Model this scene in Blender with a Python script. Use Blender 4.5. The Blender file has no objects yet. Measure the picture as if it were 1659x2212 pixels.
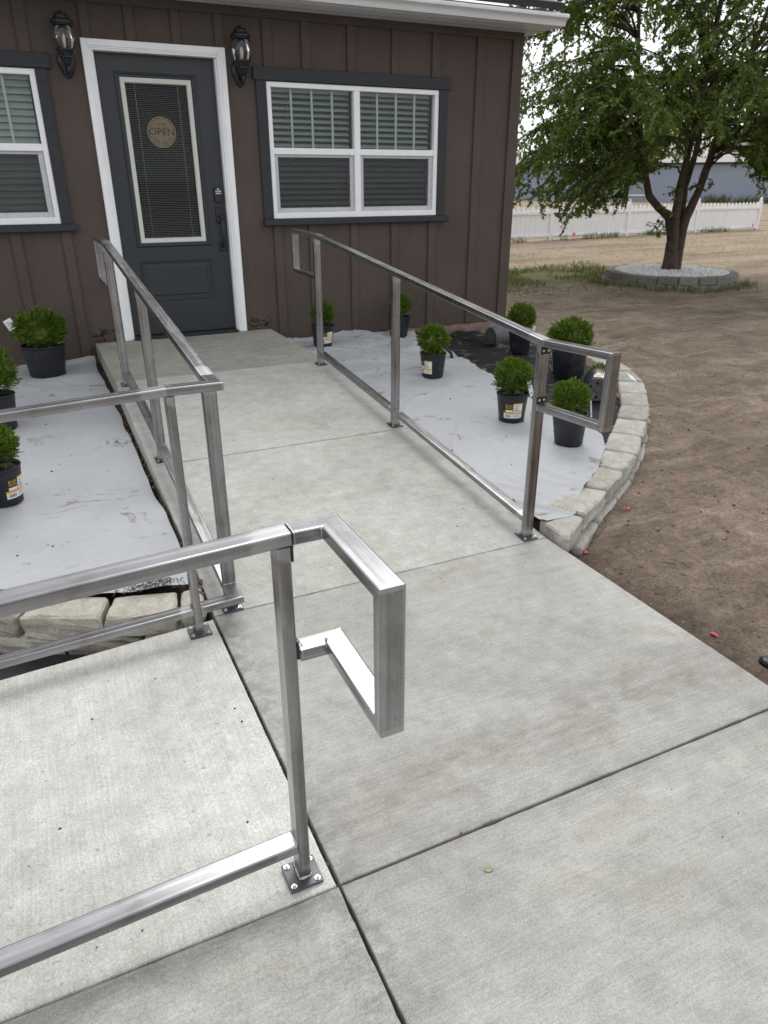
import bpy, bmesh, math, random
from mathutils import Vector, Matrix, noise

random.seed(11)
R = math.radians
scene = bpy.context.scene
COL = scene.collection

# ------------------------------------------------------------------ camera
CAM_LOC = (-0.6502, -6.6024, 1.5100)
PITCH, YAW, ROLL = R(-24.748), R(25.263), R(-0.103)
fw = Vector((math.sin(YAW) * math.cos(PITCH), math.cos(YAW) * math.cos(PITCH), math.sin(PITCH)))
rt = Vector((math.cos(YAW), -math.sin(YAW), 0.0))
up = rt.cross(fw)
r2 = math.cos(ROLL) * rt + math.sin(ROLL) * up
u2 = -math.sin(ROLL) * rt + math.cos(ROLL) * up
cd = bpy.data.cameras.new('camera')
cam = bpy.data.objects.new('camera', cd)
COL.objects.link(cam)
M = Matrix.Identity(4)
for i in range(3):
    M[i][0], M[i][1], M[i][2], M[i][3] = r2[i], u2[i], -fw[i], CAM_LOC[i]
cam.matrix_world = M
cd.sensor_fit = 'VERTICAL'
cd.sensor_height = 36.0
cd.sensor_width = 27.0
cd.lens = 36.0 * 1553.22 / 2212.0
cd.clip_start, cd.clip_end = 0.05, 3000
cd.dof.use_dof = True
cd.dof.focus_distance = 2.3
cd.dof.aperture_fstop = 7.5
scene.camera = cam

# ------------------------------------------------------------------ world, sun, exposure
SUN_EL, SUN_AZ = R(52), R(26)          # azimuth from +y towards +x: behind and to the right of the house
world = bpy.data.worlds.new('World')
scene.world = world
world.use_nodes = True
nt = world.node_tree
nt.nodes.clear()
sky = nt.nodes.new('ShaderNodeTexSky')
sky.sky_type = 'NISHITA'
sky.sun_disc = False
sky.sun_elevation = SUN_EL
sky.sun_rotation = SUN_AZ
sky.air_density, sky.dust_density, sky.ozone_density = 1.0, 2.0, 1.0
bw = nt.nodes.new('ShaderNodeRGBToBW')
mixw = nt.nodes.new('ShaderNodeMixRGB')
mixw.inputs[0].default_value = 0.90            # a cloud layer: almost all the colour is gone
bg = nt.nodes.new('ShaderNodeBackground')
bg.inputs['Strength'].default_value = 0.15
outw = nt.nodes.new('ShaderNodeOutputWorld')
nt.links.new(sky.outputs[0], bw.inputs[0])
nt.links.new(sky.outputs[0], mixw.inputs[1])
nt.links.new(bw.outputs[0], mixw.inputs[2])
cloud = nt.nodes.new('ShaderNodeMixRGB')          # even overcast veil over the clear-sky colours
cloud.inputs[0].default_value = 0.72
cloud.inputs[2].default_value = (4.95, 5.05, 5.25, 1)
nt.links.new(mixw.outputs[0], cloud.inputs[1])
nt.links.new(cloud.outputs[0], bg.inputs['Color'])
nt.links.new(bg.outputs[0], outw.inputs[0])

sd = bpy.data.lights.new('sun', 'SUN')
sd.energy = 0.92
sd.angle = R(28)
sd.color = (1.0, 0.97, 0.93)
sun = bpy.data.objects.new('sun', sd)
COL.objects.link(sun)
sdir = Vector((math.sin(SUN_AZ) * math.cos(SUN_EL), math.cos(SUN_AZ) * math.cos(SUN_EL), math.sin(SUN_EL)))
sun.rotation_euler = sdir.to_track_quat('Z', 'Y').to_euler()
sun.location = (6, 8, 12)

vs = scene.view_settings
vs.view_transform = 'Standard'
vs.look = 'None'
vs.gamma = 1.0
vs.exposure = 0.78
try:
    vs.use_curve_mapping = False
except Exception:
    pass
scene.cycles.max_bounces = 8
scene.cycles.transparent_max_bounces = 16

# ------------------------------------------------------------------ helpers
def tag(o, label=None, cat=None, group=None, kind=None):
    if label: o['label'] = label
    if cat: o['category'] = cat
    if group: o['group'] = group
    if kind: o['kind'] = kind
    return o


def empty(name, loc=(0, 0, 0), rotz=0.0, label=None, cat=None, group=None):
    o = bpy.data.objects.new(name, None)
    o.empty_display_size = 0.1
    COL.objects.link(o)
    o.location = loc
    o.rotation_euler = (0, 0, rotz)
    return tag(o, label, cat, group)


def link_mesh(name, me, parent=None, mats=()):
    for m in mats:
        me.materials.append(m)
    o = bpy.data.objects.new(name, me)
    COL.objects.link(o)
    if parent is not None:
        o.parent = parent
    return o


class MB:
    """collects polygons; builds ONE mesh object"""
    def __init__(s):
        s.v, s.f, s.mi = [], [], []

    def add(s, vs_, fs, mi=0):
        b = len(s.v)
        s.v += [tuple(p) for p in vs_]
        s.f += [tuple(i + b for i in f) for f in fs]
        s.mi += [mi] * len(fs)
        return s

    def box(s, x0, x1, y0, y1, z0, z1, mi=0):
        v = [(x0, y0, z0), (x1, y0, z0), (x1, y1, z0), (x0, y1, z0), (x0, y0, z1), (x1, y0, z1), (x1, y1, z1), (x0, y1, z1)]
        f = [(0, 3, 2, 1), (4, 5, 6, 7), (0, 1, 5, 4), (1, 2, 6, 5), (2, 3, 7, 6), (3, 0, 4, 7)]
        return s.add(v, f, mi)

    def cbox(s, x0, x1, y0, y1, z0, z1, c=0.003, mi=0):
        """box with chamfered edges"""
        v, idx = [], {}
        for a, X in enumerate((x0, x1)):
            for b, Y in enumerate((y0, y1)):
                for d, Z in enumerate((z0, z1)):
                    sx, sy, sz = (1, -1)[a], (1, -1)[b], (1, -1)[d]
                    idx[(a, b, d, 'x')] = len(v); v.append((X, Y + sy * c, Z + sz * c))
                    idx[(a, b, d, 'y')] = len(v); v.append((X + sx * c, Y, Z + sz * c))
                    idx[(a, b, d, 'z')] = len(v); v.append((X + sx * c, Y + sy * c, Z))
        f = []
        for a in (0, 1):
            q = [idx[(a, 0, 0, 'x')], idx[(a, 1, 0, 'x')], idx[(a, 1, 1, 'x')], idx[(a, 0, 1, 'x')]]
            f.append(q if a else q[::-1])
            q = [idx[(0, a, 0, 'y')], idx[(1, a, 0, 'y')], idx[(1, a, 1, 'y')], idx[(0, a, 1, 'y')]]
            f.append(q[::-1] if a else q)
            q = [idx[(0, 0, a, 'z')], idx[(1, 0, a, 'z')], idx[(1, 1, a, 'z')], idx[(0, 1, a, 'z')]]
            f.append(q if a else q[::-1])
        for a in (0, 1):
            for b in (0, 1):
                f.append([idx[(a, b, 0, 'x')], idx[(a, b, 1, 'x')], idx[(a, b, 1, 'y')], idx[(a, b, 0, 'y')]])
                f.append([idx[(a, 0, b, 'x')], idx[(a, 1, b, 'x')], idx[(a, 1, b, 'z')], idx[(a, 0, b, 'z')]])
                f.append([idx[(0, a, b, 'y')], idx[(1, a, b, 'y')], idx[(1, a, b, 'z')], idx[(0, a, b, 'z')]])
                for d in (0, 1):
                    f.append([idx[(a, b, d, 'x')], idx[(a, b, d, 'y')], idx[(a, b, d, 'z')]])
        return s.add(v, f, mi)

    def tube(s, pts, rads, n=8, cap=True, mi=0):
        rings = []
        P = [Vector(p) for p in pts]
        prev = None
        for i, p in enumerate(P):
            t = (P[min(i + 1, len(P) - 1)] - P[max(i - 1, 0)])
            if t.length < 1e-9: t = Vector((0, 0, 1))
            t.normalize()
            if prev is None:
                a = Vector((0, 0, 1)) if abs(t.z) < 0.9 else Vector((1, 0, 0))
                a = (a - t * a.dot(t)).normalized()
            else:
                a = (prev - t * prev.dot(t))
                a = a.normalized() if a.length > 1e-6 else prev
            prev = a
            b = t.cross(a)
            r = rads[i] if hasattr(rads, '__len__') else rads
            rings.append([p + (a * math.cos(2 * math.pi * k / n) + b * math.sin(2 * math.pi * k / n)) * r for k in range(n)])
        v = [q for rg in rings for q in rg]
        f = []
        for i in range(len(rings) - 1):
            for k in range(n):
                f.append((i * n + k, i * n + (k + 1) % n, (i + 1) * n + (k + 1) % n, (i + 1) * n + k))
        if cap:
            f.append(tuple(range(n))[::-1])
            f.append(tuple((len(rings) - 1) * n + k for k in range(n)))
        return s.add(v, f, mi)

    def lathe(s, prof, n=24, center=(0, 0, 0), mi=0, wob=None):
        cx, cy, cz = center
        v, f = [], []
        m = len(prof)
        for k in range(n):
            a = 2 * math.pi * k / n
            for (r, z) in prof:
                v.append((cx + r * math.cos(a), cy + r * math.sin(a), cz + z))
        for k in range(n):
            k2 = (k + 1) % n
            for i in range(m - 1):
                f.append((k * m + i, k2 * m + i, k2 * m + i + 1, k * m + i + 1))
        return s.add(v, f, mi)

    def mesh(s, name, smooth=False, fix=True):
        me = bpy.data.meshes.new(name)
        me.from_pydata(s.v, [], s.f)
        me.polygons.foreach_set('material_index', s.mi)
        if fix:
            bm = bmesh.new(); bm.from_mesh(me)
            bmesh.ops.recalc_face_normals(bm, faces=bm.faces)
            bm.to_mesh(me); bm.free()
        if smooth:
            me.polygons.foreach_set('use_smooth', [True] * len(me.polygons))
        me.update()
        return me

    def build(s, name, mats, parent=None, smooth=False, fix=True):
        if not isinstance(mats, (list, tuple)): mats = [mats]
        return link_mesh(name, s.mesh(name, smooth, fix), parent, mats)


def copy_tree(o, parent=None):
    c = o.copy()
    COL.objects.link(c)
    if parent is not None:
        c.parent = parent
    for ch in o.children:
        copy_tree(ch, c)
    return c


def smooth_angle(o, ang=35):
    me = o.data
    me.polygons.foreach_set('use_smooth', [True] * len(me.polygons))
    try:
        bm = bmesh.new(); bm.from_mesh(me)
        for e in bm.edges:
            if len(e.link_faces) == 2:
                e.smooth = e.calc_face_angle(0) < R(ang)
            else:
                e.smooth = False
        bm.to_mesh(me); bm.free()
    except Exception:
        pass
    return o


def nz(x, y, z=0.0, s=1.0):
    return noise.noise(Vector((x * s, y * s, z * s + 7.3)))


def fbm(x, y, s=1.0, o=4):
    return noise.fractal(Vector((x * s, y * s, 3.1)), 1.0, 2.0, o)


def sm(a, b, x):
    t = max(0.0, min(1.0, (x - a) / (b - a)))
    return t * t * (3 - 2 * t)


def lerp_pts(pts, t):
    """piecewise-linear y(t) over [(t, y), ...] sorted by t"""
    if t <= pts[0][0]: return pts[0][1]
    for (a, ya), (b, yb) in zip(pts, pts[1:]):
        if t <= b:
            return ya + (yb - ya) * (t - a) / (b - a)
    return pts[-1][1]


# ------------------------------------------------------------------ materials
class Mat:
    def __init__(s, name):
        s.m = bpy.data.materials.new(name)
        s.m.use_nodes = True
        s.t = s.m.node_tree
        s.b = s.t.nodes['Principled BSDF']
        s.out = s.t.nodes['Material Output']

    def n(s, typ, **kw):
        nd = s.t.nodes.new(typ)
        for k, v in kw.items(): setattr(nd, k, v)
        return nd

    def l(s, a, b): s.t.links.new(a, b)

    def set(s, **kw):
        for k, v in kw.items():
            s.b.inputs[k.replace('_', ' ')].default_value = v
        return s

    def coord(s, scale=(1, 1, 1), rot=(0, 0, 0), kind='Object'):
        tc = s.n('ShaderNodeTexCoord')
        mp = s.n('ShaderNodeMapping')
        mp.inputs['Scale'].default_value = scale
        mp.inputs['Rotation'].default_value = rot
        s.l(tc.outputs[kind], mp.inputs[0])
        return mp.outputs[0]

    def noise(s, co, scale, detail=4, rough=0.55, dist=0.0):
        nd = s.n('ShaderNodeTexNoise')
        nd.inputs['Scale'].default_value = scale
        nd.inputs['Detail'].default_value = detail
        nd.inputs['Roughness'].default_value = rough
        nd.inputs['Distortion'].default_value = dist
        s.l(co, nd.inputs['Vector'])
        return nd.outputs['Fac']

    def ramp(s, fac, stops):
        r = s.n('ShaderNodeValToRGB')
        els = r.color_ramp.elements
        while len(els) < len(stops): els.new(0.5)
        for e, (p, c) in zip(els, stops):
            e.position = p
            e.color = c if len(c) == 4 else (*c, 1)
        s.l(fac, r.inputs[0])
        return r.outputs[0]

    def mix(s, fac, a, b, typ='MIX'):
        m = s.n('ShaderNodeMixRGB', blend_type=typ)
        for i, x in ((0, fac), (1, a), (2, b)):
            if hasattr(x, 'is_output') or hasattr(x, 'links'):
                s.l(x, m.inputs[i])
            else:
                m.inputs[i].default_value = x if i == 0 else (*x, 1)
        return m.outputs[0]

    def math(s, op, a, b=0.0, clamp=False):
        m = s.n('ShaderNodeMath', operation=op, use_clamp=clamp)
        for i, x in ((0, a), (1, b)):
            if hasattr(x, 'links'): s.l(x, m.inputs[i])
            else: m.inputs[i].default_value = x
        return m.outputs[0]

    def bump(s, h, strength=0.3, dist=0.01, prev=None):
        b = s.n('ShaderNodeBump')
        b.inputs['Strength'].default_value = strength
        b.inputs['Distance'].default_value = dist
        s.l(h, b.inputs['Height'])
        if prev is not None: s.l(prev, b.inputs['Normal'])
        return b.outputs[0]

    def color(s, x):
        if hasattr(x, 'links'): s.l(x, s.b.inputs['Base Color'])
        else: s.b.inputs['Base Color'].default_value = (*x, 1)
        return s

    def normal(s, x): s.l(x, s.b.inputs['Normal']); return s


def plain(name, c, rough=0.6, metal=0.0, spec=0.5, var=0.12, vs_=30, bump=0.0, bs=200):
    m = Mat(name)
    m.set(Roughness=rough, Metallic=metal)
    m.b.inputs['Specular IOR Level'].default_value = spec
    co = m.coord()
    f = m.noise(co, vs_, 5, 0.6)
    m.color(m.ramp(f, [(0.25, tuple(k * (1 - var) for k in c)), (0.75, tuple(min(1, k * (1 + var)) for k in c))]))
    if bump: m.normal(m.bump(m.noise(co, bs, 3), bump, 0.002))
    return m.m


def concrete(name, base, tint, broom=(5, 190, 1), stain=0.5, pits=0.5, bump=0.25, warm=(0.30, 0.25, 0.17), dirty=False):
    m = Mat(name)
    m.set(Roughness=0.82)
    m.b.inputs['Specular IOR Level'].default_value = 0.3
    co = m.coord()
    big = m.noise(co, 1.1, 5, 0.62, 0.6)
    c = m.ramp(big, [(0.30, tuple(k * 0.80 for k in base)), (0.5, base), (0.72, tuple(k * 1.10 for k in tint))])
    # yellowish and brownish stains with their own shapes
    st = m.noise(m.coord((1, 1.6, 1), (0, 0, 0.3)), 1.7, 6, 0.68, 0.8)
    c = m.mix(m.math('MULTIPLY', m.ramp(st, [(0.55, (0, 0, 0)), (0.78, (1, 1, 1))]), stain), c, warm, 'MIX')
    st2 = m.noise(m.coord((0.6, 2.0, 1), (0, 0, -0.2)), 2.3, 6, 0.7, 0.4)
    c = m.mix(m.math('MULTIPLY', m.ramp(st2, [(0.58, (0, 0, 0)), (0.75, (1, 1, 1))]), stain * 0.55), c, tuple(k * 0.5 for k in base))
    if dirty:
        # muddy run-off stain ahead of the front joint and grime along the left edge of the walk
        tc = m.n('ShaderNodeTexCoord'); sx = m.n('ShaderNodeSeparateXYZ'); m.l(tc.outputs['Object'], sx.inputs[0])
        wob = m.math('MULTIPLY', m.math('SUBTRACT', m.noise(co, 2.2, 6, 0.7), 0.5), 0.42)
        yy = m.math('ADD', m.math('ADD', sx.outputs['Y'], wob), m.math('MULTIPLY', sx.outputs['X'], -0.02))
        band = m.ramp(m.math('MULTIPLY', m.math('ADD', yy, 5.5), 1.0), [(0.02, (0, 0, 0)), (0.16, (1, 1, 1)), (0.26, (1, 1, 1)), (0.42, (0, 0, 0))])
        grit = m.ramp(m.noise(m.coord((1, 3, 1)), 7, 6, 0.75), [(0.35, (0.15, 0.15, 0.15)), (0.65, (1, 1, 1))])
        c = m.mix(m.math('MULTIPLY', m.math('MULTIPLY', band, grit), 0.62), c, (0.205, 0.185, 0.160))
        xx = m.math('ADD', sx.outputs['X'], m.math('MULTIPLY', wob, 0.35))
        edge = m.ramp(m.math('ABSOLUTE', m.math('ADD', xx, 0.25)), [(0.0, (1, 1, 1)), (0.05, (0.8, 0.8, 0.8)), (0.13, (0, 0, 0))])
        c = m.mix(m.math('MULTIPLY', m.math('MULTIPLY', edge, m.ramp(m.noise(co, 18, 5, 0.7), [(0.40, (0, 0, 0)), (0.58, (1, 1, 1))])), 0.6), c, (0.20, 0.195, 0.18))
        y2 = m.math('ABSOLUTE', m.math('ADD', m.math('ADD', sx.outputs['Y'], 5.5), m.math('MULTIPLY', wob, 0.3)))
        c = m.mix(m.math('MULTIPLY', m.ramp(y2, [(0.0, (1, 1, 1)), (0.09, (0, 0, 0))]), m.math('MULTIPLY', grit, 0.5)), c, (0.16, 0.155, 0.15))
    med = m.noise(co, 14, 6, 0.7)
    c = m.mix(1.0, c, m.ramp(med, [(0.3, (0.82, 0.82, 0.81)), (0.7, (1.10, 1.10, 1.10))]), 'MULTIPLY')
    br = m.noise(m.coord(broom), 1.0, 3, 0.6)
    c = m.mix(0.58, c, m.ramp(br, [(0.28, (0.80, 0.80, 0.79)), (0.72, (1.14, 1.14, 1.14))]), 'MULTIPLY')
    fine = m.noise(co, 260, 2, 0.7)
    c = m.mix(0.8, c, m.ramp(fine, [(0.3, (0.70, 0.70, 0.69)), (0.7, (1.24, 1.24, 1.24))]), 'MULTIPLY')
    gr2 = m.noise(m.coord((1, 1, 1)), 105, 3, 0.75)
    c = m.mix(0.8, c, m.ramp(gr2, [(0.3, (0.84, 0.84, 0.83)), (0.52, (1.0, 1.0, 1.0)), (0.72, (1.15, 1.15, 1.14))]), 'MULTIPLY')
    pit = m.noise(co, 55, 2, 0.5)
    pm = m.ramp(pit, [(0.70, (0, 0, 0)), (0.76, (1, 1, 1))])
    c = m.mix(m.math('MULTIPLY', pm, pits), c, tuple(k * 0.45 for k in base))
    m.color(c)
    n1 = m.bump(br, bump, 0.003)
    n2 = m.bump(fine, 0.25, 0.0015, n1)
    m.normal(n2)
    return m.m


M_WALK = concrete('concrete_grey', (0.393, 0.387, 0.360), (0.404, 0.401, 0.380), (5, 150, 1), 0.62, 0.5, 0.35, (0.31, 0.275, 0.205), True)
M_RAMP = concrete('concrete_ramp', (0.455, 0.452, 0.418), (0.465, 0.465, 0.44), (5, 150, 1), 0.5, 0.4, 0.35, (0.36, 0.325, 0.245))
M_LAND = concrete('concrete_weathered_shaded', (0.345, 0.34, 0.30), (0.375, 0.37, 0.33), (5, 110, 1), 0.6, 0.3, 0.25, (0.255, 0.225, 0.155))  # weathered landing tone, with some house shade put into the base colour
M_SIDE = concrete('concrete_light', (0.55, 0.545, 0.512), (0.565, 0.56, 0.535), (150, 5, 1), 0.16, 0.75, 0.35, (0.42, 0.37, 0.28))
M_JOINT = plain('joint_dirt', (0.035, 0.03, 0.026), 0.95, bump=0.5)


def mat_steel():
    m = Mat('bare_steel')
    m.set(Metallic=1.0)
    co = m.coord((1.2, 60, 60))
    st = m.noise(co, 1.0, 4, 0.6)
    blot = m.noise(m.coord((6, 14, 14)), 1.0, 4, 0.6, 0.4)
    c = m.ramp(st, [(0.25, (0.22, 0.217, 0.222)), (0.5, (0.33, 0.327, 0.337)), (0.8, (0.50, 0.495, 0.515))])
    c = m.mix(0.7, c, m.ramp(blot, [(0.32, (0.56, 0.54, 0.525)), (0.5, (0.92, 0.91, 0.90)), (0.68, (1.12, 1.12, 1.14))]), 'MULTIPLY')
    # ends of each tube are ground bright where they were welded; duller smudges elsewhere
    gx = m.n('ShaderNodeSeparateXYZ')
    m.l(m.coord(kind='Generated'), gx.inputs[0])
    e = m.math('ABSOLUTE', m.math('SUBTRACT', gx.outputs['X'], 0.5))
    e = m.math('ADD', e, m.math('MULTIPLY', m.math('SUBTRACT', blot, 0.5), 0.06))
    em = m.ramp(e, [(0.462, (0, 0, 0)), (0.470, (1, 1, 1))])
    c = m.mix(m.math('MULTIPLY', em, 0.65), c, (0.47, 0.465, 0.48))
    smu = m.noise(m.coord((9, 30, 30)), 1.0, 5, 0.7, 1.5)
    sk = m.ramp(smu, [(0.60, (0, 0, 0)), (0.66, (1, 1, 1))])
    c = m.mix(m.math('MULTIPLY', sk, 0.4), c, (0.20, 0.19, 0.18))
    m.color(c)
    rr_ = m.math('ADD', m.math('MULTIPLY', st, 0.20), m.math('ADD', m.math('MULTIPLY', sk, 0.12), 0.17))
    m.l(m.math('ADD', rr_, m.math('MULTIPLY', em, 0.06)), m.b.inputs['Roughness'])
    m.normal(m.bump(st, 0.12, 0.001))
    return m.m


M_STEEL = mat_steel()
M_WELD = plain('weld_metal', (0.45, 0.43, 0.42), 0.35, 1.0, var=0.3, vs_=90, bump=0.6)
M_PLATE = plain('plate_steel', (0.10, 0.103, 0.112), 0.5, 0.85, var=0.3, vs_=40)
M_DARKPL = plain('dark_plate', (0.05, 0.05, 0.053), 0.4, 0.8)
M_BOLT = plain('zinc_bolt', (0.68, 0.68, 0.67), 0.28, 1.0)


def mat_siding():
    m = Mat('brown_siding_paint')
    m.set(Roughness=0.66)
    m.b.inputs['Specular IOR Level'].default_value = 0.22
    g = m.noise(m.coord((28, 28, 5)), 1.0, 6, 0.65, 0.3)
    g2 = m.noise(m.coord((5, 5, 90)), 1.0, 4, 0.6)
    c = m.ramp(m.noise(m.coord(), 2.0, 4), [(0.3, (0.080, 0.061, 0.051)), (0.7, (0.099, 0.078, 0.066))])
    c = m.mix(0.5, c, m.ramp(g, [(0.3, (0.86, 0.86, 0.86)), (0.7, (1.1, 1.1, 1.1))]), 'MULTIPLY')
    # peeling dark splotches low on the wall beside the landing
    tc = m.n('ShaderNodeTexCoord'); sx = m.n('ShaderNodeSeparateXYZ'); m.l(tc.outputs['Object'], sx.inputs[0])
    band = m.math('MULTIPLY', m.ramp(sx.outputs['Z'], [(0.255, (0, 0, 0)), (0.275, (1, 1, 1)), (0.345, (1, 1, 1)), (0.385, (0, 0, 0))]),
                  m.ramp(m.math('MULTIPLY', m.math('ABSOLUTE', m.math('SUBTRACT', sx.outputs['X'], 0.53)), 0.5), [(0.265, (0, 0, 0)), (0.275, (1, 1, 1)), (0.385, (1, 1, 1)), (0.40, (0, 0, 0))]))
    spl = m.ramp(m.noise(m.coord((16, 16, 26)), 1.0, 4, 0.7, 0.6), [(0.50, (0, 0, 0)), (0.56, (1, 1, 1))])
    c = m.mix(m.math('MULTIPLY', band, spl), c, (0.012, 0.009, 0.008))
    m.color(c)
    m.normal(m.bump(g2, 0.25, 0.002, m.bump(g, 0.35, 0.003)))
    return m.m


M_SIDING = mat_siding()


def mat_trim():
    m = Mat('dark_grey_trim_paint')
    m.set(Roughness=0.6)
    m.b.inputs['Specular IOR Level'].default_value = 0.35
    g = m.noise(m.coord((6, 30, 60)), 1.0, 5, 0.65, 0.5)
    m.color(m.ramp(g, [(0.3, (0.025, 0.028, 0.033)), (0.7, (0.037, 0.041, 0.048))]))
    m.normal(m.bump(g, 0.5, 0.003))
    return m.m


M_TRIM = mat_trim()
M_DOOR = plain('door_slate_paint', (0.024, 0.029, 0.035), 0.45, var=0.06, vs_=6)
M_WHITE = plain('white_paint', (0.87, 0.88, 0.89), 0.45, var=0.05, vs_=8)
M_VINYL = plain('white_vinyl', (0.88, 0.89, 0.90), 0.35, var=0.03, vs_=8)
M_GUTTER = plain('gutter_white', (0.74, 0.75, 0.76), 0.38, var=0.06, vs_=5)
M_CREAM = plain('door_glass_frame', (0.60, 0.62, 0.56), 0.45, var=0.04, vs_=8)
M_SLAT = plain('blind_slat', (0.42, 0.445, 0.43), 0.45, var=0.05, vs_=8)
M_MINIB = plain('mini_blind', (0.32, 0.33, 0.32), 0.5)
M_GREYV = plain('grey_sash', (0.52, 0.53, 0.55), 0.45)
M_BLACK = plain('black_metal', (0.012, 0.013, 0.016), 0.38, var=0.2)
M_ROOF = plain('roof_black', (0.014, 0.015, 0.016), 0.7, var=0.3, vs_=40, bump=0.4)
M_ROOM = plain('room_dark', (0.022, 0.022, 0.02), 0.9)
M_FOUND = None


def mat_glass(name, tint=(0.86, 0.9, 0.88), refl=1.0):
    m = Mat(name)
    t = m.n('ShaderNodeBsdfTransparent'); t.inputs[0].default_value = (*tint, 1)
    g = m.n('ShaderNodeBsdfGlossy'); g.inputs['Roughness'].default_value = 0.015
    g.inputs[0].default_value = (0.95, 0.97, 1.0, 1)
    fr = m.n('ShaderNodeFresnel'); fr.inputs[0].default_value = 1.5
    mx = m.n('ShaderNodeMixShader')
    m.l(m.math('MULTIPLY', fr.outputs[0], 1.5 * refl, True), mx.inputs[0])
    m.l(t.outputs[0], mx.inputs[1]); m.l(g.outputs[0], mx.inputs[2])
    m.l(mx.outputs[0], m.out.inputs['Surface'])
    return m.m


M_GLASS = mat_glass('window_glass', (0.88, 0.92, 0.90), 0.30)
M_DGLASS = mat_glass('door_glass', (0.90, 0.91, 0.90), 0.11)
M_LGLASS = mat_glass('lantern_glass', (0.88, 0.88, 0.86), 0.7)


def mat_screen():
    m = Mat('insect_screen')
    t = m.n('ShaderNodeBsdfTransparent')
    d = m.n('ShaderNodeBsdfDiffuse'); d.inputs[0].default_value = (0.10, 0.10, 0.105, 1)
    mx = m.n('ShaderNodeMixShader'); mx.inputs[0].default_value = 0.32
    m.l(t.outputs[0], mx.inputs[1]); m.l(d.outputs[0], mx.inputs[2]); m.l(mx.outputs[0], m.out.inputs['Surface'])
    return m.m


M_SCREEN = mat_screen()


def mat_rough(name, cols, s1=3, s2=30, bump=0.6, rough=0.9, bd=0.01):
    m = Mat(name)
    m.set(Roughness=rough)
    m.b.inputs['Specular IOR Level'].default_value = 0.25
    co = m.coord(kind='Object')
    a = m.noise(co, s1, 6, 0.65, 0.5)
    b = m.noise(co, s2, 6, 0.7)
    c = m.ramp(a, [(0.28, cols[0]), (0.5, cols[1]), (0.72, cols[2])])
    c = m.mix(0.8, c, m.ramp(b, [(0.3, (0.72, 0.72, 0.72)), (0.7, (1.2, 1.2, 1.2))]), 'MULTIPLY')
    info = m.n('ShaderNodeObjectInfo')
    c = m.mix(1.0, c, m.ramp(info.outputs['Random'], [(0.0, (0.84, 0.83, 0.81)), (1.0, (1.10, 1.10, 1.09))]), 'MULTIPLY')
    m.color(c)
    m.normal(m.bump(b, bump, bd))
    return m.m


M_STONE = mat_rough('retaining_block', ((0.31, 0.293, 0.26), (0.40, 0.386, 0.35), (0.48, 0.47, 0.44)), 9, 70, 0.6, 0.92, 0.006)
M_STONE2 = mat_rough('tan_block', ((0.32, 0.295, 0.25), (0.42, 0.395, 0.34), (0.50, 0.475, 0.42)), 9, 80, 0.7, 0.92, 0.006)
M_RING = mat_rough('ring_block', ((0.17, 0.16, 0.145), (0.235, 0.225, 0.205), (0.30, 0.29, 0.27)), 5, 40, 0.7)
M_GRAVEL = plain('white_gravel', (0.72, 0.72, 0.72), 0.8, var=0.2, vs_=20)
M_FOUND = mat_rough('foundation_paint', ((0.16, 0.10, 0.08), (0.24, 0.18, 0.15), (0.34, 0.29, 0.25)), 6, 40, 0.8)
M_BARK = mat_rough('bark', ((0.065, 0.046, 0.036), (0.12, 0.088, 0.07), (0.18, 0.135, 0.108)), 6, 26, 1.0, 0.95, 0.03)
M_SOIL = plain('potting_soil', (0.028, 0.02, 0.015), 0.95, var=0.5, vs_=60, bump=0.8, bs=60)
M_CLOD = plain('soil_clod', (0.11, 0.083, 0.062), 0.95, var=0.4, vs_=30)
M_DEBRIS = plain('dry_debris', (0.075, 0.058, 0.043), 0.9, var=0.5, vs_=30)
M_PETAL = plain('petal_pink', (0.50, 0.02, 0.075), 0.5)
M_FLAG = plain('flag_red', (0.85, 0.06, 0.035), 0.5)
M_PICKET = plain('picket_white', (0.80, 0.80, 0.80), 0.5, var=0.05)
M_TUBE = plain('black_poly', (0.010, 0.010, 0.011), 0.45)
M_LABELW = plain('label_white', (0.74, 0.75, 0.74), 0.4, var=0.03)
M_LABELY = plain('label_yellow', (0.70, 0.42, 0.03), 0.4, var=0.05)
M_LABELK = plain('label_black', (0.015, 0.013, 0.012), 0.4)
M_LABELG = plain('label_print', (0.25, 0.25, 0.27), 0.4)
M_WOODS = plain('sign_wood', (0.78, 0.60, 0.36), 0.55, var=0.15, vs_=12)
M_SIGNT = plain('sign_text', (0.05, 0.02, 0.012), 0.5)


def mat_pot():
    m = Mat('nursery_pot_plastic')
    m.set(Roughness=0.42)
    co = m.coord()
    d = m.noise(co, 9, 6, 0.7, 0.5)
    c = m.mix(m.ramp(d, [(0.55, (0, 0, 0)), (0.75, (0.6, 0.6, 0.6))]), (0.013, 0.015, 0.021), (0.075, 0.068, 0.058))
    m.color(c)
    m.l(m.ramp(d, [(0.4, (0.36,) * 3), (0.7, (0.75,) * 3)]), m.b.inputs['Roughness'])
    return m.m


M_POT = mat_pot()


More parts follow.
